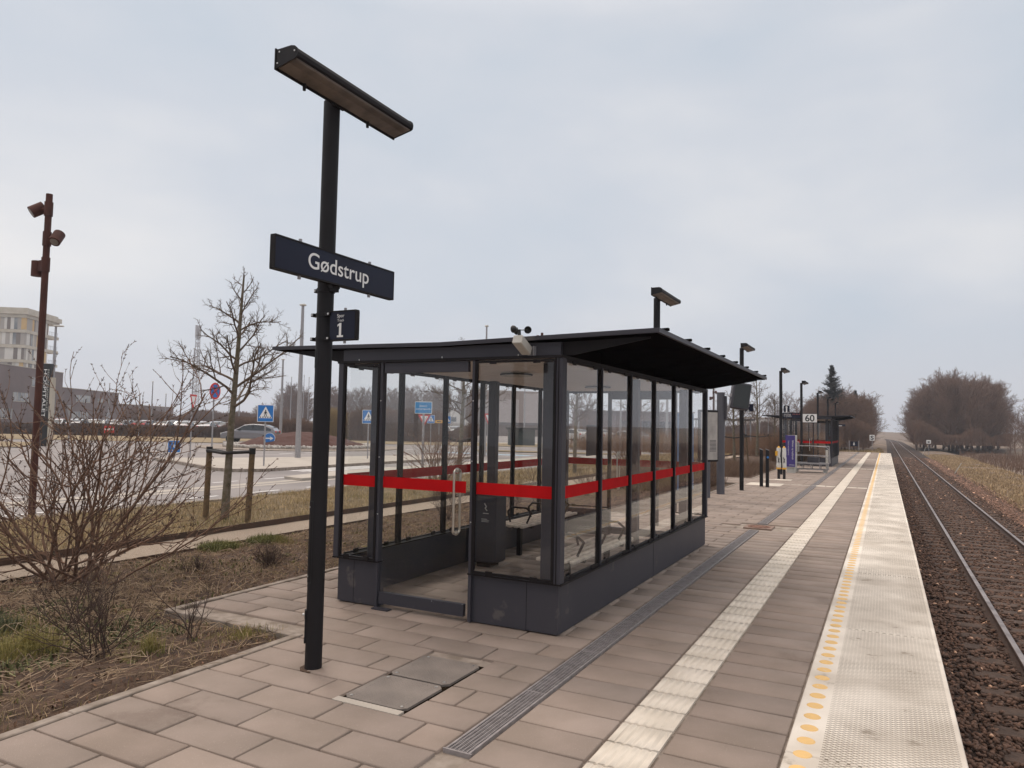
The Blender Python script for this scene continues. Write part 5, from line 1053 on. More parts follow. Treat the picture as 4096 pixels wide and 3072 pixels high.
# ---------------------------------------------------------------- road signs
def road_post(t, h, r=.03): b = MB(); b.tube((0, 0, -.05), (0, 0, h), r, n=12); b.build('post', GALV, t, smooth=True)
def person_fig(b, x, z, s_, y):
    b.tube((x, y, z+s_*.88), (x, y-.002, z+s_*.88), s_*.09, n=10)
    for pts in ([(-.09, .45), (.09, .45), (.1, .76), (-.08, .76)], [(-.09, .47), (.0, .47), (-.12, .0), (-.22, .0)], [(.0, .47), (.09, .47), (.2, .05), (.1, .02)], [(-.08, .76), (-.03, .7), (-.18, .4), (-.24, .42)], [(.1, .76), (.04, .7), (.2, .42), (.25, .46)]):
        b.raw([(x+u*s_, y, z+v*s_) for u, v in pts], [tuple(range(len(pts)))])
def ped_sign(label, loc, rz, w=.6, h=.66, zc=2.06):
    t = thing('pedestrian_crossing_sign', label, 'road sign', loc, rz, 'blue pedestrian crossing signs'); road_post(t, zc+h/2)
    b = MB(); b.bbox(-w/2, w/2, -.045, -.032, zc-h/2, zc+h/2, .006); b.build('sign_rim', WHITE, t); b = MB(); b.box(-w/2+.02, w/2-.02, -.048, -.046, zc-h/2+.02, zc+h/2-.02); b.build('sign_panel', BLUE, t)
    b = MB(); b.raw([(-w*.4, -.0495, zc-h*.28), (w*.4, -.0495, zc-h*.28), (0, -.0495, zc+h*.40)], [(0, 1, 2)]); b.build('white_triangle', WHITE, t)
    b = MB(); person_fig(b, 0, zc-h*.20, h*.42, -.051)
    for k in range(5): x = -w*.3+k*w*.15; b.raw([(x-.02, -.051, zc-h*.26), (x+.02, -.051, zc-h*.26), (x+.02, -.051, zc-h*.19), (x-.02, -.051, zc-h*.19)], [(0, 1, 2, 3)])
    b.build('walking_figure', BLACK, t); return t
ps = ped_sign('nearest blue pedestrian crossing sign on the pale traffic island', (-21.2, 20.48, 0), math.radians(40))
FACE = math.radians(30)
p = at(1478, 35); dup(ps, (p.x, p.y, 0), FACE, 'blue crossing sign half hidden behind the shelter column', None, 1.0)
p = at(1727, 62); dup(ps, (p.x, p.y, 0), FACE, 'small crossing sign seen through the shelter door, left one', None, 1.05)
p = at(1793, 66); dup(ps, (p.x, p.y, 0), FACE, 'small crossing sign seen through the shelter door, right one', None, 1.05)
t = thing('no_stopping_sign', 'round red and blue no stopping sign behind the young tree', 'road sign', (-23.4, 19.9, 0), math.radians(103))
road_post(t, 3.2); b = MB(); b.tube((0, -.05, 2.9), (0, -.035, 2.9), .33, n=36); b.build('sign_panel', RED, t); b = MB(); b.tube((0, -.052, 2.9), (0, -.0505, 2.9), .255, n=36); b.build('blue_field', BLUE, t)
b = MB()
for s_ in (-1, 1): b.raw([(-.2, -.0535, 2.9-s_*.15), (-.15, -.0535, 2.9-s_*.2), (.2, -.0535, 2.9+s_*.15), (.15, -.0535, 2.9+s_*.2)], [(0, 1, 2, 3)] if s_ > 0 else [(3, 2, 1, 0)])
b.build('red_cross', RED, t)
t = thing('disabled_parking_sign', 'low blue wheelchair parking sign at the road side behind the shrub', 'road sign', (-27.1, 21.1, 0), math.radians(42)); road_post(t, .8)
b = MB(); b.bbox(-.26, .26, -.045, -.032, .34, .86, .006); b.build('sign_rim', WHITE, t); b = MB(); b.box(-.24, .24, -.048, -.046, .36, .84); b.build('sign_panel', BLUE, t)
b = MB(); b.tube((-.03, -.051, .77), (-.03, -.049, .77), .035, n=12); b.path([(-.03, -.05, .73), (-.01, -.05, .58), (.09, -.05, .57), (.14, -.05, .46), (.18, -.05, .47)], .018, 6); b.path([(-.03, -.05, .66), (.07, -.05, .65)], .014, 6)
b.path([(.02+.11*math.cos(a), -.05, .5+.11*math.sin(a)) for a in np.linspace(2.2, 6.1, 12)], .014, 6); b.build('wheelchair_symbol', WHITE, t)
t = thing('arrow_sign', 'round blue sign with white right arrow before the bark mound', 'road sign', (-36.0, 35.2, 0), math.radians(40)); road_post(t, .6, .04)
b = MB(); b.tube((0, -.06, .62), (0, -.04, .62), .36, n=32); b.build('sign_rim', WHITE, t); b = MB(); b.tube((0, -.064, .62), (0, -.0605, .62), .335, n=32); b.build('sign_panel', BLUE, t)
b = MB(); b.raw([(-.24, -.066, .58), (.06, -.066, .58), (.02, -.066, .48), (.25, -.066, .62), (.02, -.066, .76), (.06, -.066, .66), (-.24, -.066, .66)], [tuple(range(7))]); b.build('white_arrow', WHITE, t)
def yield_sign(label, loc, rz, zc=2.6):
    t = thing('yield_sign', label, 'road sign', loc, rz, 'triangular yield signs'); road_post(t, zc+.3); b = MB(); b.prism([(-.4, zc+.33), (0, zc-.37), (.4, zc+.33)], 'y', -.05, -.035); b.build('sign_panel', RED, t); b = MB(); b.raw([(0, -.052, zc-.2), (.25, -.052, zc+.245), (-.25, -.052, zc+.245)], [(0, 1, 2)]); b.build('white_field', WHITE, t); return t
ys_ = yield_sign('yield sign seen edge on left of the no stopping sign', (-28.7, 23.2, 0), math.radians(119))
p = at(1700, 45); dup(ys_, (p.x, p.y, -.6), math.radians(40), 'yield sign partly behind the blue notice board'); p = at(1955, 42); dup(ys_, (p.x, p.y, -.5), math.radians(75), 'yield sign seen through the shelter beside the door post')
t = thing('notice_board', 'blue notice board with white writing on post seen through shelter door', 'road sign', (-16.5, 24.3, 0), math.radians(18)); road_post(t, 2.25, .045)
b = MB(); b.bbox(-.36, .36, -.06, -.045, 2.18, 2.66, .008); b.build('sign_rim', WHITE, t); b = MB(); b.box(-.34, .34, -.063, -.061, 2.2, 2.64); b.build('sign_panel', BLUE2, t)
label_text('Eksternt', WHITE, t, (0, -.065, 2.49), FY, .30); label_text('evakueringspunkt', WHITE, t, (0, -.065, 2.36), FY, .6)
t = thing('yellow_sign', 'small yellow sign on a post between the crossing signs', 'road sign', tuple(at(1760, 66)), FACE); road_post(t, 2.0); b = MB(); b.bbox(-.35, .35, -.05, -.035, 1.85, 2.1, .005); b.build('sign_panel', YELP, t); b = MB(); b.box(-.2, .2, -.053, -.0515, 1.93, 2.02); b.build('dark_mark', BLACK, t)
t = thing('triangular_road_sign', 'grey back of a triangular sign on a post by the dark hedge', 'road sign', tuple(at(285, 45)), 0); road_post(t, 2.3, .05); b = MB(); b.prism([(-.4, 2.5), (0, 1.8), (.4, 2.5)], 'y', -.05, -.035); b.build('sign_panel', GALV, t)
t = thing('information_totem', 'tall black totem with white writing beside a pale post', 'sign', tuple(at(188, 45)), math.radians(30)); b = MB(); b.box(-.24, .24, -.15, .15, -.05, 5.05); b.build('body', BLACK, t); b = MB(); b.box(.245, .42, -.15, .15, -.05, 4.2); b.build('side_fin', CONC, t)
# writing panel: rows of small white letters
label_text('HOSPITALET', WHITE, t, (-.06, -.153, 3.2), (PI/2, PI/2, 0), 3.0, .2); label_text('REGIONSHOSPITALET', OFFW, t, (.12, -.153, 3.4), (PI/2, PI/2, 0), 2.6, .1)
t = thing('red_banner', 'small red and white board low before the hospital hedge', 'sign', tuple(at(445, 60)), math.radians(30)); b = MB(); b.box(-.4, .4, -.03, 0, .5, 1.1); b.build('panel', RED, t); b = MB(); b.box(-.35, .35, -.035, -.031, .75, .9); b.build('white_band', WHITE, t); b = MB(); b.box(-.03, .03, 0, .03, -.05, .5); b.build('post', GALV, t)
for i, (px, dep, w_) in enumerate(((142, 33, .08), (360, 45, .1))):
    p = at(px, dep)
# street lamps
def street_lamp(label, loc, H, r=.07, arm=1, rz=0, grp='pale street lamps along the roads'):
    t = thing('street_lamp', label, 'street lamp', loc, rz, grp); b = MB(); b.tube((0, 0, -.05), (0, 0, H), r*1.25, r*.6, n=16); b.build('pole', GALV, t, smooth=True); b = MB(); b.bbox(-.14, .14+.35*(arm > 1), -.12, .12, H-.02, H+.07, .03); b.build('lamp_head', OFFW, t); return t
sl = street_lamp('tall pale street lamp at the back of the traffic island', (-24.9, 26.16, 0), 7.35, .11)
p = at(1128, 66); dup(sl, (p.x, p.y, 0), 0, 'tall street lamp right behind the bark mound', None, (1.1, 1.1, 1.0))
p = at(210, 47); street_lamp('pale lamp with long flat head in front of the hospital tower', (p.x, p.y, 0), 7.65, .11, 3, .45)
for i, (px, dep, h) in enumerate(((560, 70, 4), (610, 80, 5.8), (770, 95, 11), (438, 90, 6), (665, 95, 5), (960, 110, 7), (1215, 130, 10), (1165, 120, 9), (1235, 120, 9), (1300, 130, 9), (1520, 120, 9), (1845, 90, 9), (1860, 100, 7), (1800, 110, 8), (1942, 42, 7.5), (2100, 85, 7.5), (2165, 80, 7), (2308, 70, 7), (2318, 85, 5.5), (2485, 60, 6.5), (2668, 70, 6), (2672, 62, 5.5), (2400, 110, 7), (2860, 95, 7), (3040, 110, 9), (3075, 120, 6))):
    p = at(px, dep); dup(sl, (p.x, p.y, 0), 0, 'thin distant street lamp post rising over the car park and roads', 'thin distant street lamps', (.7, .7, h/7.35))
# lattice mast
t = thing('lattice_mast', 'tall pale lattice radio mast far behind the young tree', 'mast', tuple(at(783, 190)), .3); b = MB(); w0, w1, H = 1.1, .5, 26
MSTM = mat('mast_steel', (.45, .44, .45), .6)
def cor(z, k): w = w0+(w1-w0)*z/H; return Vector((w*math.cos(k*2.094), w*math.sin(k*2.094), z))
for k in range(3):
    b.tube(cor(0, k), cor(H, k), .10, n=5)
    for j in range(14): b.tube(cor(j*H/14, k), cor((j+1)*H/14, k+1), .05, n=4); b.tube(cor(j*H/14, k+1), cor((j+1)*H/14, k), .05, n=4)
b.build('lattice', MSTM, t); b = MB(); 
for k in range(3): c = cor(25, k); b.box(c.x-.2, c.x+.2, c.y-.2, c.y+.2, 23.2, 26.5)
b.build('antenna_panels', MSTM, t)

# ---------------------------------------------------------------- cars
def make_car(label, loc, rz, color, grp=None, van=False):
    t = thing('van' if van else 'parked_car', label, 'van' if van else 'car', loc, rz, grp)
    if van: prof = [(-2.7, .35), (-2.75, 1.2), (-2.72, 2.5), (-2.5, 2.62), (1.5, 2.62), (2.0, 2.3), (2.35, 1.35), (3.0, 1.05), (3.1, .4)]; w = 1.0; glass = [(1.55, 2.2), (1.95, 2.15), (2.28, 1.4), (1.55, 1.4)]
    else: prof = [(-2.05, .35), (-2.12, .65), (-2.08, .95), (-1.85, 1.22), (-1.2, 1.44), (-.3, 1.49), (.35, 1.42), (1.15, .98), (1.95, .80), (2.12, .62), (2.12, .32)]; w = .86; glass = [(-1.75, 1.12), (-1.15, 1.38), (-.3, 1.43), (.3, 1.36), (.95, 1.0), (-1.75, .98)]
    n = len(prof); vs = []; zmin = .9
    for s_, ins in ((-1, 0), (1, 0)):
        pass
    def yw(z): return w-(.17*max(0, z-.95)/.5 if not van else .06*max(0, z-1.3)/1.3)-(.05 if z < .45 else 0)
    vs = [(x, -yw(z), z) for x, z in prof]+[(x, yw(z), z) for x, z in prof]
    b = MB(); b.raw(vs, [tuple(range(n)), tuple(reversed(range(n, 2*n)))]+[(i, i+n, (i+1) % n+n, (i+1) % n) for i in range(n)])
    bo = b.build('body', CARP, t, bevel=.07); bo.color = (*color, 1)
    b = MB(); m_ = len(glass); gl = []
    for s_ in (-1, 1):
        gl = [(x, s_*(yw(z)+.012), z) for x, z in glass]; st = b.n; b.raw(gl, [tuple(range(m_))] if s_ > 0 else [tuple(reversed(range(m_)))])
    if van: b.raw([(2.03, -.85, 2.2), (2.03, .85, 2.2), (2.40, .9, 1.38), (2.40, -.9, 1.38)], [(0, 1, 2, 3)])
    else: b.raw([(.44, -.68, 1.40), (.44, .68, 1.40), (1.12, .78, 1.03), (1.12, -.78, 1.03)], [(0, 1, 2, 3)]); b.raw([(-1.24, -.66, 1.44), (-1.24, .66, 1.44), (-1.88, .74, 1.21), (-1.88, -.74, 1.21)], [(3, 2, 1, 0)])
    b.build('windows', CARG, t)
    for x in ((-1.3, 1.35) if not van else (-1.7, 1.9)):
        for s_ in (-1, 1):
            b = MB(); b.tube((x, s_*(w-.2), .32), (x, s_*(w+.015), .32), .32, n=24); wh = b.build('wheel', TYRE, t); b = MB(); b.tube((x, s_*(w+.0), .32), (x, s_*(w+.025), .32), .2, n=16); b.build('rim', GALV, wh)
    fx = 2.1 if not van else 3.05
    for s_ in (-1, 1):
        b = MB(); b.bbox(fx-.16, fx+.03, s_*.62-.16, s_*.62+.16, .62 if not van else .8, .76 if not van else .98, .02); b.build('headlight', OFFW, t)
        if not van: b = MB(); b.bbox(.55, .72, s_*.93-.07, s_*.93+.07, .98, 1.1, .02); b.build('mirror', BLACK, t); b = MB(); b.bbox(-2.13, -2.02, s_*.66-.12, s_*.66+.12, .82, .98, .02); b.build('tail_light', RED, t)
    if not van:
        b = MB(); b.box(2.11, 2.15, -.45, .45, .42, .52); b.build('grille', BLACK, t); b = MB(); b.box(2.15, 2.158, -.25, .25, .46, .56); b.build('number_plate', WHITE, t)
        b = MB()
        for x in (-.35, -1.1): b.box(x-.02, x+.02, -.81, .81, 1.0, 1.36)
        b.build('window_pillar', BLACK, t)
    return t
car0 = make_car('silver grey hatchback driving out behind the bark mound', (-44.9, 41.9, 0), math.radians(212), (.24, .235, .25))
car0.name = 'silver_car'
cols_ = [(.6, .6, .6), (.05, .05, .06), (.62, .62, .62), (.25, .26, .28), (.5, .5, .52), (.03, .04, .07), (.3, .02, .02), (.7, .7, .68)]
random.seed(5); k = 0
for row, (dep, x0, x1) in enumerate(((92, 240, 1060), (112, 240, 1420), (135, 700, 1900))):
    px = x0
    while px < x1:
        if random.random() < .78:
            p = at(px, dep+random.uniform(-.4, .4)); c_ = random.choice(cols_)
            q = dup(car0, (p.x, p.y, 0), YAW+PI/2+random.choice((0, PI))+math.radians(8), 'parked car in the %s row of the distant car park' % ('nearest', 'middle', 'farthest')[row], 'cars in the %s row of the hospital car park' % ('nearest', 'middle', 'farthest')[row], None, c_); q.name = 'parked_car'; k += 1
        px += 2.7/dep*F
for i, (px, dep, c_, rz, lb) in enumerate(((1285, 78, (.65, .65, .65), 2.9, 'white hatchback parked just behind the bark mound'), (1812, 88, (.6, .6, .6), 2.4, 'pale car parked below the white house, left of two'), (1862, 86, (.2, .22, .24), 2.4, 'dark grey car parked below the white house, right of two'), (1838, 94, (.15, .15, .16), 2.4, 'dark car behind the two cars below the white house'), (2300, 85, (.55, .55, .55), 2.6, 'pale car in the distance behind the shelter corner column'), (2390, 80, (.5, .5, .5), 2.6, 'pale car in the distance seen through the side glass'), (2510, 62, (.25, .26, .28), 2.6, 'dark hatchback on the far road seen through the side glass'))):
    p = at(px, dep); q = dup(car0, (p.x, p.y, 0), rz, lb, 'cars seen singly behind the roundabout and shelter', None, c_); q.name = 'parked_car'
p = at(1375, 80); mv = make_car('white camper van parked behind the young tree hedge', (p.x, p.y, 0), math.radians(25), (.72, .71, .68), None, True)
b = MB(); b.box(-1.2, -.3, -1.03, -1.005, 1.6, 2.0); b.box(.2, .9, -1.03, -1.005, 1.6, 2.0); b.build('side_window', CARG, mv)

# ---------------------------------------------------------------- hospital
ax_r = Vector((-.58, .815, 0)); ax_l = Vector((-.815, -.58, 0))
def boxo(b, o, u, v, lu, lv, z0, z1):
    P = [o, o+u*lu, o+u*lu+v*lv, o+v*lv]; b.raw([(*q.xy, z0) for q in P]+[(*q.xy, z1) for q in P], [(0, 3, 2, 1), (4, 5, 6, 7), (0, 1, 5, 4), (1, 2, 6, 5), (2, 3, 7, 6), (3, 0, 4, 7)])
hos = thing('hospital_building', 'dark brick hospital with a tower of pale, yellow and grey panels', 'hospital', (0, 0, 0))
fl = at(250, 190) ; n_out = ax_l
f0 = at(250, 190)
for (s0, s1, h) in ((-45, 0, 13.2), (0, 37.5, 9.4), (37.5, 92, 6.1)):
    b = MB(); boxo(b, f0+ax_r*s0, ax_r, ax_l, s1-s0-.05, 40, -.2, h); w_ = b.build('brick_wall', BRICK, hos)
    b = MB(); boxo(b, f0+ax_r*(s0-.1)-ax_l*.1, ax_r, ax_l, s1-s0+.2, 40, h, h+.15); b.build('parapet', CONC, w_)
def windows(nm, wins, m=WIN):
    for (s, z, w, h) in wins:
        b = MB(); boxo(b, f0+ax_r*s-ax_l*.06, ax_r, ax_l, w, .05, z, z+h); fr = b.build('window', m, hos); b = MB()
        k_ = max(1, int(w/1.6))
        for j in range(k_+1): boxo(b, f0+ax_r*(s+(w-.12)*j/k_)-ax_l*.1, ax_r, ax_l, .12, .035, z, z+h)
        boxo(b, f0+ax_r*s-ax_l*.1, ax_r, ax_l, w, .036, z-.12, z); b.build('window_frame', CONC, fr)
windows('w', [(-16, 9.0, 6, 2.2), (-24, 5.2, 7, 2), (-12, 5.2, 3, 2), (8, 6.0, 9, 1.8), (-30, 1.2, 6, 2.2), (-10, 1.0, 9, 2.4), (6, 1.0, 10, 2.2), (22, 6.3, 4, 1), (44, 1.5, 10, 2), (62, 1.4, 12, 2), (28, 1, 4, 2.2)])
# tower
C0 = at(87, 200); TW = ax_l; cols3 = [(.50, .46, .40), (.55, .36, .14), (.155, .12, .10), (.36, .32, .29), (.62, .59, .55)]
PM = [mat('panel_%s' % n_, c_, .7, col2=tuple(v*.9 for v in c_), scale=.4) for n_, c_ in zip(('cream', 'ochre', 'brown', 'grey', 'white'), cols3)]
LR, LL = 13, 30
b = MB(); boxo(b, C0+ax_r*.15+ax_l*.15, ax_r, ax_l, LR-.3, LL-.3, 12, 31.0); b.build('tower_core', BRICK, hos)
levels = [13.2, 17.3, 21.5, 25.7]
rnd = random.Random(12)
for li, z in enumerate(levels):
    b = MB(); boxo(b, C0-ax_r*.35-ax_l*.35, ax_r, ax_l, LR+6.2, LL, z+3.3, z+4.15); b.build('floor_slab', CONC, hos)
    for (o_, u, n_l, v) in ((C0, ax_r, LR, ax_l), (C0, ax_l, LL, ax_r)):
        s = .0; mb = MB(); wb_ = MB()
        while s < n_l-.1:
            w = rnd.choice((.7, .9, 1.1)); w = min(w, n_l-s); q = rnd.random()
            if q < .14: boxo(wb_, o_+u*s+v*.02, u, v, w, .08, z+.02, z+3.28)
            else: mb.use(PM[rnd.choice((0, 1, 1, 2, 3, 3, 4, 4))]); boxo(mb, o_+u*s-v*.05, u, v, w-.02, .15, z+.02, z+3.28)
            s += w
        mb.build('cladding', None, hos)
        if wb_.n: wb_.build('tower_window', WIN, hos)
    # open balconies on the right end
    b = MB(); boxo(b, C0+ax_r*(LR+5.2)+ax_l*.2, ax_r, ax_l, .35, .35, z, z+3.3); b.build('balcony_column', CONC, hos)
    b = MB(); 
    for j in range(6): boxo(b, C0+ax_r*(LR+.5+j*.95)-ax_l*.2, ax_r, ax_l, .06, .06, z, z+1.1)
    boxo(b, C0+ax_r*(LR+.3)-ax_l*.2, ax_r, ax_l, 5.4, .06, z+1.1, z+1.16); b.build('balcony_railing', GALV, hos)
b = MB(); boxo(b, C0-ax_r*.9-ax_l*.9, ax_r, ax_l, LR+7, LL, 29.9, 31.2); boxo(b, C0-ax_r*.5-ax_l*.5, ax_r, ax_l, LR+5, LL, 31.25, 31.7); b.build('roof_edge', CONC, hos)

# small buildings behind the shelter
def shed(name, label, cat, px, dep, w, d, h, m, rz=FACE, roof=None, rm_=None, z=0):
    p = at(px, dep); t = thing(name, label, cat, (p.x, p.y, z), rz); b = MB(); b.box(-w/2, w/2, 0, d, -.1, h); b.build('wall', m, t)
    b = MB()
    if roof == 'gable': b.prism([(-w/2-.3, h), (w/2+.3, h), (0, h+w*.48)], 'y', -.3, d+.3)
    elif roof == 'gable_x': b.prism([(-.3, h), (d+.3, h), (d/2, h+d*.4)], 'x', -w/2-.3, w/2+.3)
    else: b.box(-w/2-.2, w/2+.2, -.4, d+.2, h, h+.18)
    b.build('roof', rm_ or m, t); return t
t = shed('white_house', 'small white gabled house at the foot of the wood', 'house', 1817, 125, 5.2, 8, 1.9, HOUSE, FACE, 'gable', HOUSE)
b = MB(); b.box(-.5, .5, -.35, -.31, 2.2, 3.0); b.build('window', WIN, t); b = MB(); b.prism([(-3.1, 1.75), (0, 4.62), (0, 4.45), (-2.9, 1.75)], 'y', -.2, 8.3); b.prism([(3.1, 1.75), (2.9, 1.75), (0, 4.45), (0, 4.62)], 'y', -.2, 8.3); b.build('roof_covering', ROOFH, t)
t = shed('grey_barn', 'large grey barn with wide pitched roof behind the shelter glass', 'barn', 2080, 120, 12, 14, 2.2, ROOFH, FACE+.3, 'gable_x', ROOFH)
t = shed('low_building', 'long low brown building seen through the side glass', 'building', 2560, 120, 18, 16, 4.3, BRICK, FACE, None, ROOFH)
t = shed('bike_shed', 'grey bicycle shed with flat roof behind the shelter side glass', 'shed', 2636, 74, 5.2, 3, 2.25, SHED, FACE+.25, None, STEEL)
b = MB(); [b.box(-2.55+.4*k, -2.51+.4*k, -.05, -.01, 0, 2.25) for k in range(13)]; b.build('wall_battens', STEELD, t)
t = shed('red_container', 'bright red box standing beside the bicycle shed', 'container', 2716, 66, .5, .4, .78, REDC, FACE, None, REDC)
t = shed('dark_container', 'dark green container box at the far road seen through the glass', 'container', 2091, 66, 2.4, 1.6, 1.4, mat('container_green', (.03, .045, .045), .6), FACE, None, BLACK)
t = shed('open_bike_shelter', 'open steel bicycle shelter frame left of the screen mast', 'shelter', 2900, 58, 4.0, 2.4, .12, GALV, FACE-.2, None, GALV)
b = MB(); [b.box(x-.05, x+.05, y-.05, y+.05, 0, 2.5) for x in (-2, 0, 2) for y in (0, 2.3)]; b.build('frame_posts', GALV, t); b = MB(); b.box(-2.3, 2.3, -.3, 2.7, 2.5, 2.62); b.build('shelter_roof', SHED, t)
t = shed('white_hall', 'long white industrial hall far beyond the young trees', 'hall', 3080, 210, 16, 20, 5.2, HOUSE, FACE-.3, None, CONC)
p = at(3030, 85)
b = MB(); 
for k in range(26): b.box(-13+k, -12.95+k, 0, .04, 0, 1.0)
b.box(-13, 13, 0, .03, .55, 1.0); o = b.build('road_barrier', GALV); o.location = (p.x-12, p.y+2, 0); o.rotation_euler = (0, 0, .4); tag(o, 'grey metal road barrier in the distance beyond the young trees', 'barrier')

# ---------------------------------------------------------------- far hedges and woods
def bushrow(label, px0, px1, dep, h, n, seed, w=.05, m=FARB, depth=3.0, mn=.5):
    g = np.random.default_rng(seed); u = g.random(n); px = px0+(px1-px0)*u; dd = dep+g.uniform(0, depth, n); lat = (px-2048)/F*dd
    x = math.cos(YAW)*lat-math.sin(YAW)*dd; y = math.sin(YAW)*lat+math.cos(YAW)*dd; hh = h*(mn+(1-mn)*vnoise(px, dd, 60, seed))*g.uniform(.5, 1.05, n)
    dx = g.normal(0, .16, n)*hh; dy = g.normal(0, .16, n)*hh; z = np.full(n, -.1); k = g.uniform(0, .5, n)
    S1 = np.stack([x, y, z, x+dx, y+dy, z+hh, np.full(n, w), np.full(n, w*.3)], 1); S2 = np.stack([x+dx*k, y+dy*k, z+hh*k, x+dx*k+g.normal(0, .2, n)*hh, y+dy*k+g.normal(0, .2, n)*hh, z+hh*(k+g.uniform(.1, .4, n)), np.full(n, w*.6), np.full(n, w*.25)], 1)
    V, Fc = tubes(np.concatenate([S1, S2]), 3); return tag(npmesh('hedge', V, Fc, m), label, 'hedge', kind='stuff')
DHE = mat('dark_hedge', (.15, .105, .088), .95, col2=(.10, .072, .062), scale=1.5)
bushrow('long dark clipped hedge before the hospital car park', -400, 1010, 73, 1.25, 26000, 1, .05, DHE, 1.5, .9)
bushrow('bare brown scrub behind the bark mound and silver car', 900, 1900, 74, 2.6, 26000, 2, .05, FARB, 5, .35)
bushrow('bare brown scrub before the trees behind the shelter door', 1420, 1760, 72, 4.6, 16000, 3, .05, FARB, 5, .5)
bushrow('low brown scrub far behind the car park on the left', 500, 1150, 150, 5.0, 12000, 4, .1, FARB2, 12, .4)
bushrow('low brown scrub behind the roads seen through the side glass', 1950, 3120, 140, 4.2, 22000, 5, .1, FARB2, 20, .3)
bushrow('yellowish tall willow scrub by the camper van', 1290, 1420, 73, 3.6, 3500, 6, .035, mat('willow_twigs', (.30, .215, .10), .9), 3, .5)
# bare woodland tree prototypes
def wood_tree(H, seed, wid=.42, m=FARB, label='', group='', dens=1.0, ang=32, clear=.07):
    random.seed(seed); sg_ = []; tr = []
    t = thing('bare_tree', label, 'tree', (0, 0, -500), 0, group); r0 = H*.014
    pts = [(Vector((math.sin(i*.7+seed)*H*.008, math.cos(i*.9+seed)*H*.008, H*.9*i/10)), r0*(1-i/11)) for i in range(11)]
    for (a, ra), (b_, rb_) in zip(pts[:-1], pts[1:]): tr.append((*a, *b_, ra, rb_))
    P = dict(k=[5, 4, 3, 2], wig=.10, up=[.09, .08, .06, .05], tap=.7, max=3, n=[7, 6, 5], t0=[.12, .1, .1], ang=[ang, 34, 38], len=[.52, .5, .5], sh=[.4, .3, .3], rr=[.5, .5, .5], rmin=H*.0011)
    n1 = int(22*dens)
    for j in range(n1):
        z = clear+(.96-clear)*j/n1; i = min(int(z*10), 9); q = pts[i][0].lerp(pts[i+1][0], z*10-i); a = j*2.4+random.random()*.5; u_ = random.uniform(.6, 1.4)
        l = H*wid*(1-.55*max(0, z-.25)/.75)*random.uniform(.75, 1.1); grow(sg_, q, (math.cos(a), math.sin(a), u_), l, H*.005, 0, P)
    V, Fc = tubes(tr, 6); npmesh('trunk', V, Fc, m, parent=t); V, Fc = tubes(sg_, 3); npmesh('crown', V, Fc, m, parent=t); return t
protos = [wood_tree(12, 31, .42, FARB), wood_tree(12, 32, .36, FARB, ang=26), wood_tree(12, 33, .45, FARB, ang=38)]
protof = [wood_tree(12, 35, .34, FARB2), wood_tree(12, 36, .3, FARB2, ang=24)]
used = set()
def put(pr, i, loc, rz, sc, lb, gp):
    if i in used: return dup(pr[i % len(pr)], loc, rz, lb, gp, sc)
    o = dup(pr[i % len(pr)], loc, rz, lb, gp, sc); return o
rt_ = random.Random(8)
def woodland(prs, pts, lb, gp):
    az = sorted(math.atan2(p_[0], p_[1]) for p_ in pts); nn = len(az)
    for k, (x, y, z, H) in enumerate(pts):
        ix = az.index(math.atan2(x, y)); wd = ('at its left end', 'left of its middle', 'right of its middle', 'at its right end')[min(3, ix*4//nn)]
        o = dup(rt_.choice(prs), (x, y, z), rt_.random()*6.28, lb+', '+wd, gp+' '+wd, (H/12*rt_.uniform(.9, 1.15), H/12*rt_.uniform(.9, 1.15), H/12)); o.name = 'bare_tree'
bushrow('brown undergrowth among the trunks of the right wood', 3655, 4035, 116, 4.2, 30000, 11, .06, FARB, 26, .25)
bushrow('brown undergrowth among the trunks of the left wood', 3215, 3478, 86, 3.6, 22000, 12, .045, FARB, 16, .5)
# right wood: a stand of trees beyond the field
pts = []
for k in range(64):
    u = rt_.random(); dep = rt_.uniform(118, 165); px = 3660+u*370*(118/dep)**.3+rt_.uniform(-5, 5); h = 15.6*(1-.42*abs((px-3850)/215)**2.2)*dep/150*rt_.uniform(.9, 1.03); pts.append((*at(px, dep).xy, -1.2, h))
woodland(protos, pts, 'bare brown tree in the wood right of the track', 'trees of the right wood')
pts = [(*at(px, dep).xy, -1.2, h) for px, dep, h in ((4060, 112, 6.5), (4090, 105, 6), (4110, 118, 7.5), (4140, 100, 6), (4040, 95, 4))]
woodland(protos, pts, 'smaller bare tree at the right picture edge', 'small trees at the right edge')
# left wood between the distant shelter and the track
pts = []
for k in range(60):
    u = rt_.random(); dep = rt_.uniform(88, 128); px = 3215+u*265; h = 8.1*(1-.22*abs((px-3400)/190)**2)*dep/105*rt_.uniform(.85, 1.05)
    if px > 3440: h *= .93
    pts.append((*at(px, dep).xy, -.6, h))
woodland(protos, pts, 'bare brown tree in the wood behind the distant shelter', 'trees of the left wood')
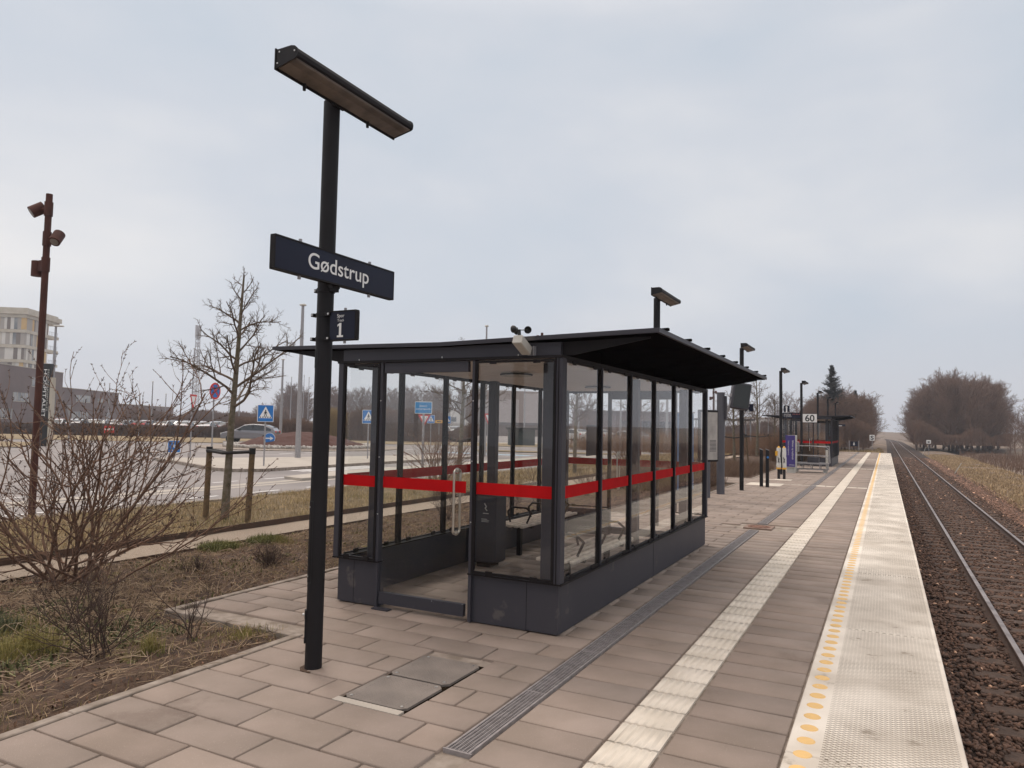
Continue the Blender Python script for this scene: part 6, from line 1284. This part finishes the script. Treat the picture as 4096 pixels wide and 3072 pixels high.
# far wood behind the car park and shelter
pts = []
for k in range(120):
    px = rt_.uniform(1010, 2050); dep = rt_.uniform(190, 240); h = 12.5*dep/215*rt_.uniform(.8, 1.1)*(min(1, .45+(px-1010)/260) if px < 1200 else 1)*(1-.35*max(0, (px-1950)/100)); pts.append((*at(px, dep).xy, 0, h))
woodland(protof, pts, 'hazy bare tree in the far wood behind the roads', 'trees of the far wood')
pts = [(*at(px, dep).xy, 0, h) for px, dep, h in ((2130, 130, 6), (2310, 120, 7), (2350, 110, 8), (2230, 140, 7), (2450, 150, 6), (2640, 130, 7), (2900, 140, 7), (2960, 150, 8), (3020, 130, 7), (3100, 140, 9), (3150, 130, 9), (3190, 120, 8))]
woodland(protof, pts, 'hazy bare tree in the loose far row behind the roads', 'far single trees beyond the roads')
for o in protos+protof:
    for ch in list(o.children): bpy.data.objects.remove(ch)
    bpy.data.objects.remove(o)
# spruces
def spruce(label, loc, H, seed, W_=.3, grp='dark conifers'):
    t = thing('spruce_tree', label, 'tree', loc, 0, grp); g = np.random.default_rng(seed); b = MB(); b.tube((0, 0, -.2), (0, 0, H), H*.016, .01, n=8); b.build('trunk', BARKD, t)
    Vs = []; Cs = []; n = 0
    levels_ = 44
    for li in range(levels_):
        z = H*(.12+.86*(li/levels_)); R_ = H*W_*(1-(li/levels_))**.85*(.85+.3*g.random())+.05
        for k in range(int(9+6*(1-li/levels_))):
            z = H*(.12+.86*min(.995, max(0, (li+g.uniform(-2, 2))/levels_))); a = g.uniform(0, 2*PI); L_ = R_*g.uniform(.5, 1.1); d = np.array([math.cos(a), math.sin(a)])
            for q in range(20):
                u = (q+g.random())/20; c = np.array([d[0]*L_*u, d[1]*L_*u, z+g.normal(0, .06)-.05*L_*u+.35*L_*u*u]); s_ = H*.026*(1.15-u*.6)*(1-.62*li/levels_)
                for _ in range(4):
                    a2 = a+g.choice((-1, 1))*g.uniform(.3, 1.0); e = np.array([math.cos(a2), math.sin(a2), g.uniform(-.35, .1)])*s_*2; pz = np.array([-math.sin(a2), math.cos(a2), g.uniform(-.5, .5)])*s_*.32
                    Vs += [c-pz, c+pz, c+e]; t_ = g.uniform(.6, 1.5); Cs += [(t_, t_, t_)]*3
    V = np.array(Vs); npmesh('crown', V, np.arange(len(V)).reshape(-1, 3), SPRUCE, parent=t, cols=np.array(Cs)); return t
spruce('tall dark spruce rising behind the left wood', (*at(3330, 96).xy, -.6), 11.3, 1, .33)
s2 = spruce('small spruce top poking out of the left wood', (*at(3425, 112).xy, -.6), 8.9, 2, .16)
# junipers
def tuft(label, loc, r, seed, c0, c1):
    v, f, c = blades((-1, 1, -1, 1), 1500, .13, .007, 1.1, None, seed, None, c0, c1); v = v.reshape(-1, 6, 3); cc = v[:, :2, :2].mean(1); q = cc*(1-r); v[:, :, :2] -= q[:, None, :]; v = v.reshape(-1, 3); o = npmesh('ground_juniper', v, f, GREEN, cols=c); o.location = loc; tag(o, label, 'juniper', 'low green junipers on the bed')
for i, (x, y, r) in enumerate(((-8.2, 7.15, .2), (-8.1, 7.9, .18))): tuft(['low bright green juniper at the path edge, left one', 'low bright green juniper at the path edge, right one'][i], (x, y, 0), r, 60+i, (.09, .10, .02), (.17, .16, .04))
for i, (x, y, r) in enumerate(((-6.3, 2.9, .3), (-6.7, 3.4, .25), (-5.9, 2.1, .25))): tuft(['dark green ground cover clump left of the yellow grass tuft', 'dark green ground cover clump behind the yellow grass tuft', 'dark green ground cover clump at the left picture edge'][i], (x, y, 0), r, 70+i, (.05, .06, .025), (.10, .10, .045))

# ---------------------------------------------------------------- haze
hm = bpy.data.materials.new('haze'); hm.use_nodes = True; nt = hm.node_tree; nt.nodes.clear()
o_ = nt.nodes.new('ShaderNodeOutputMaterial'); pv = nt.nodes.new('ShaderNodeVolumePrincipled'); pv.inputs['Color'].default_value = (.80, .87, .98, 1); pv.inputs['Density'].default_value = .0006; pv.inputs['Anisotropy'].default_value = .3
nt.links.new(pv.outputs[0], o_.inputs['Volume'])
tag(MB().box(-1600, 1300, -60, 1500, -3, 45).build('haze', hm), kind='stuff')
S.cycles.volume_bounces = 1
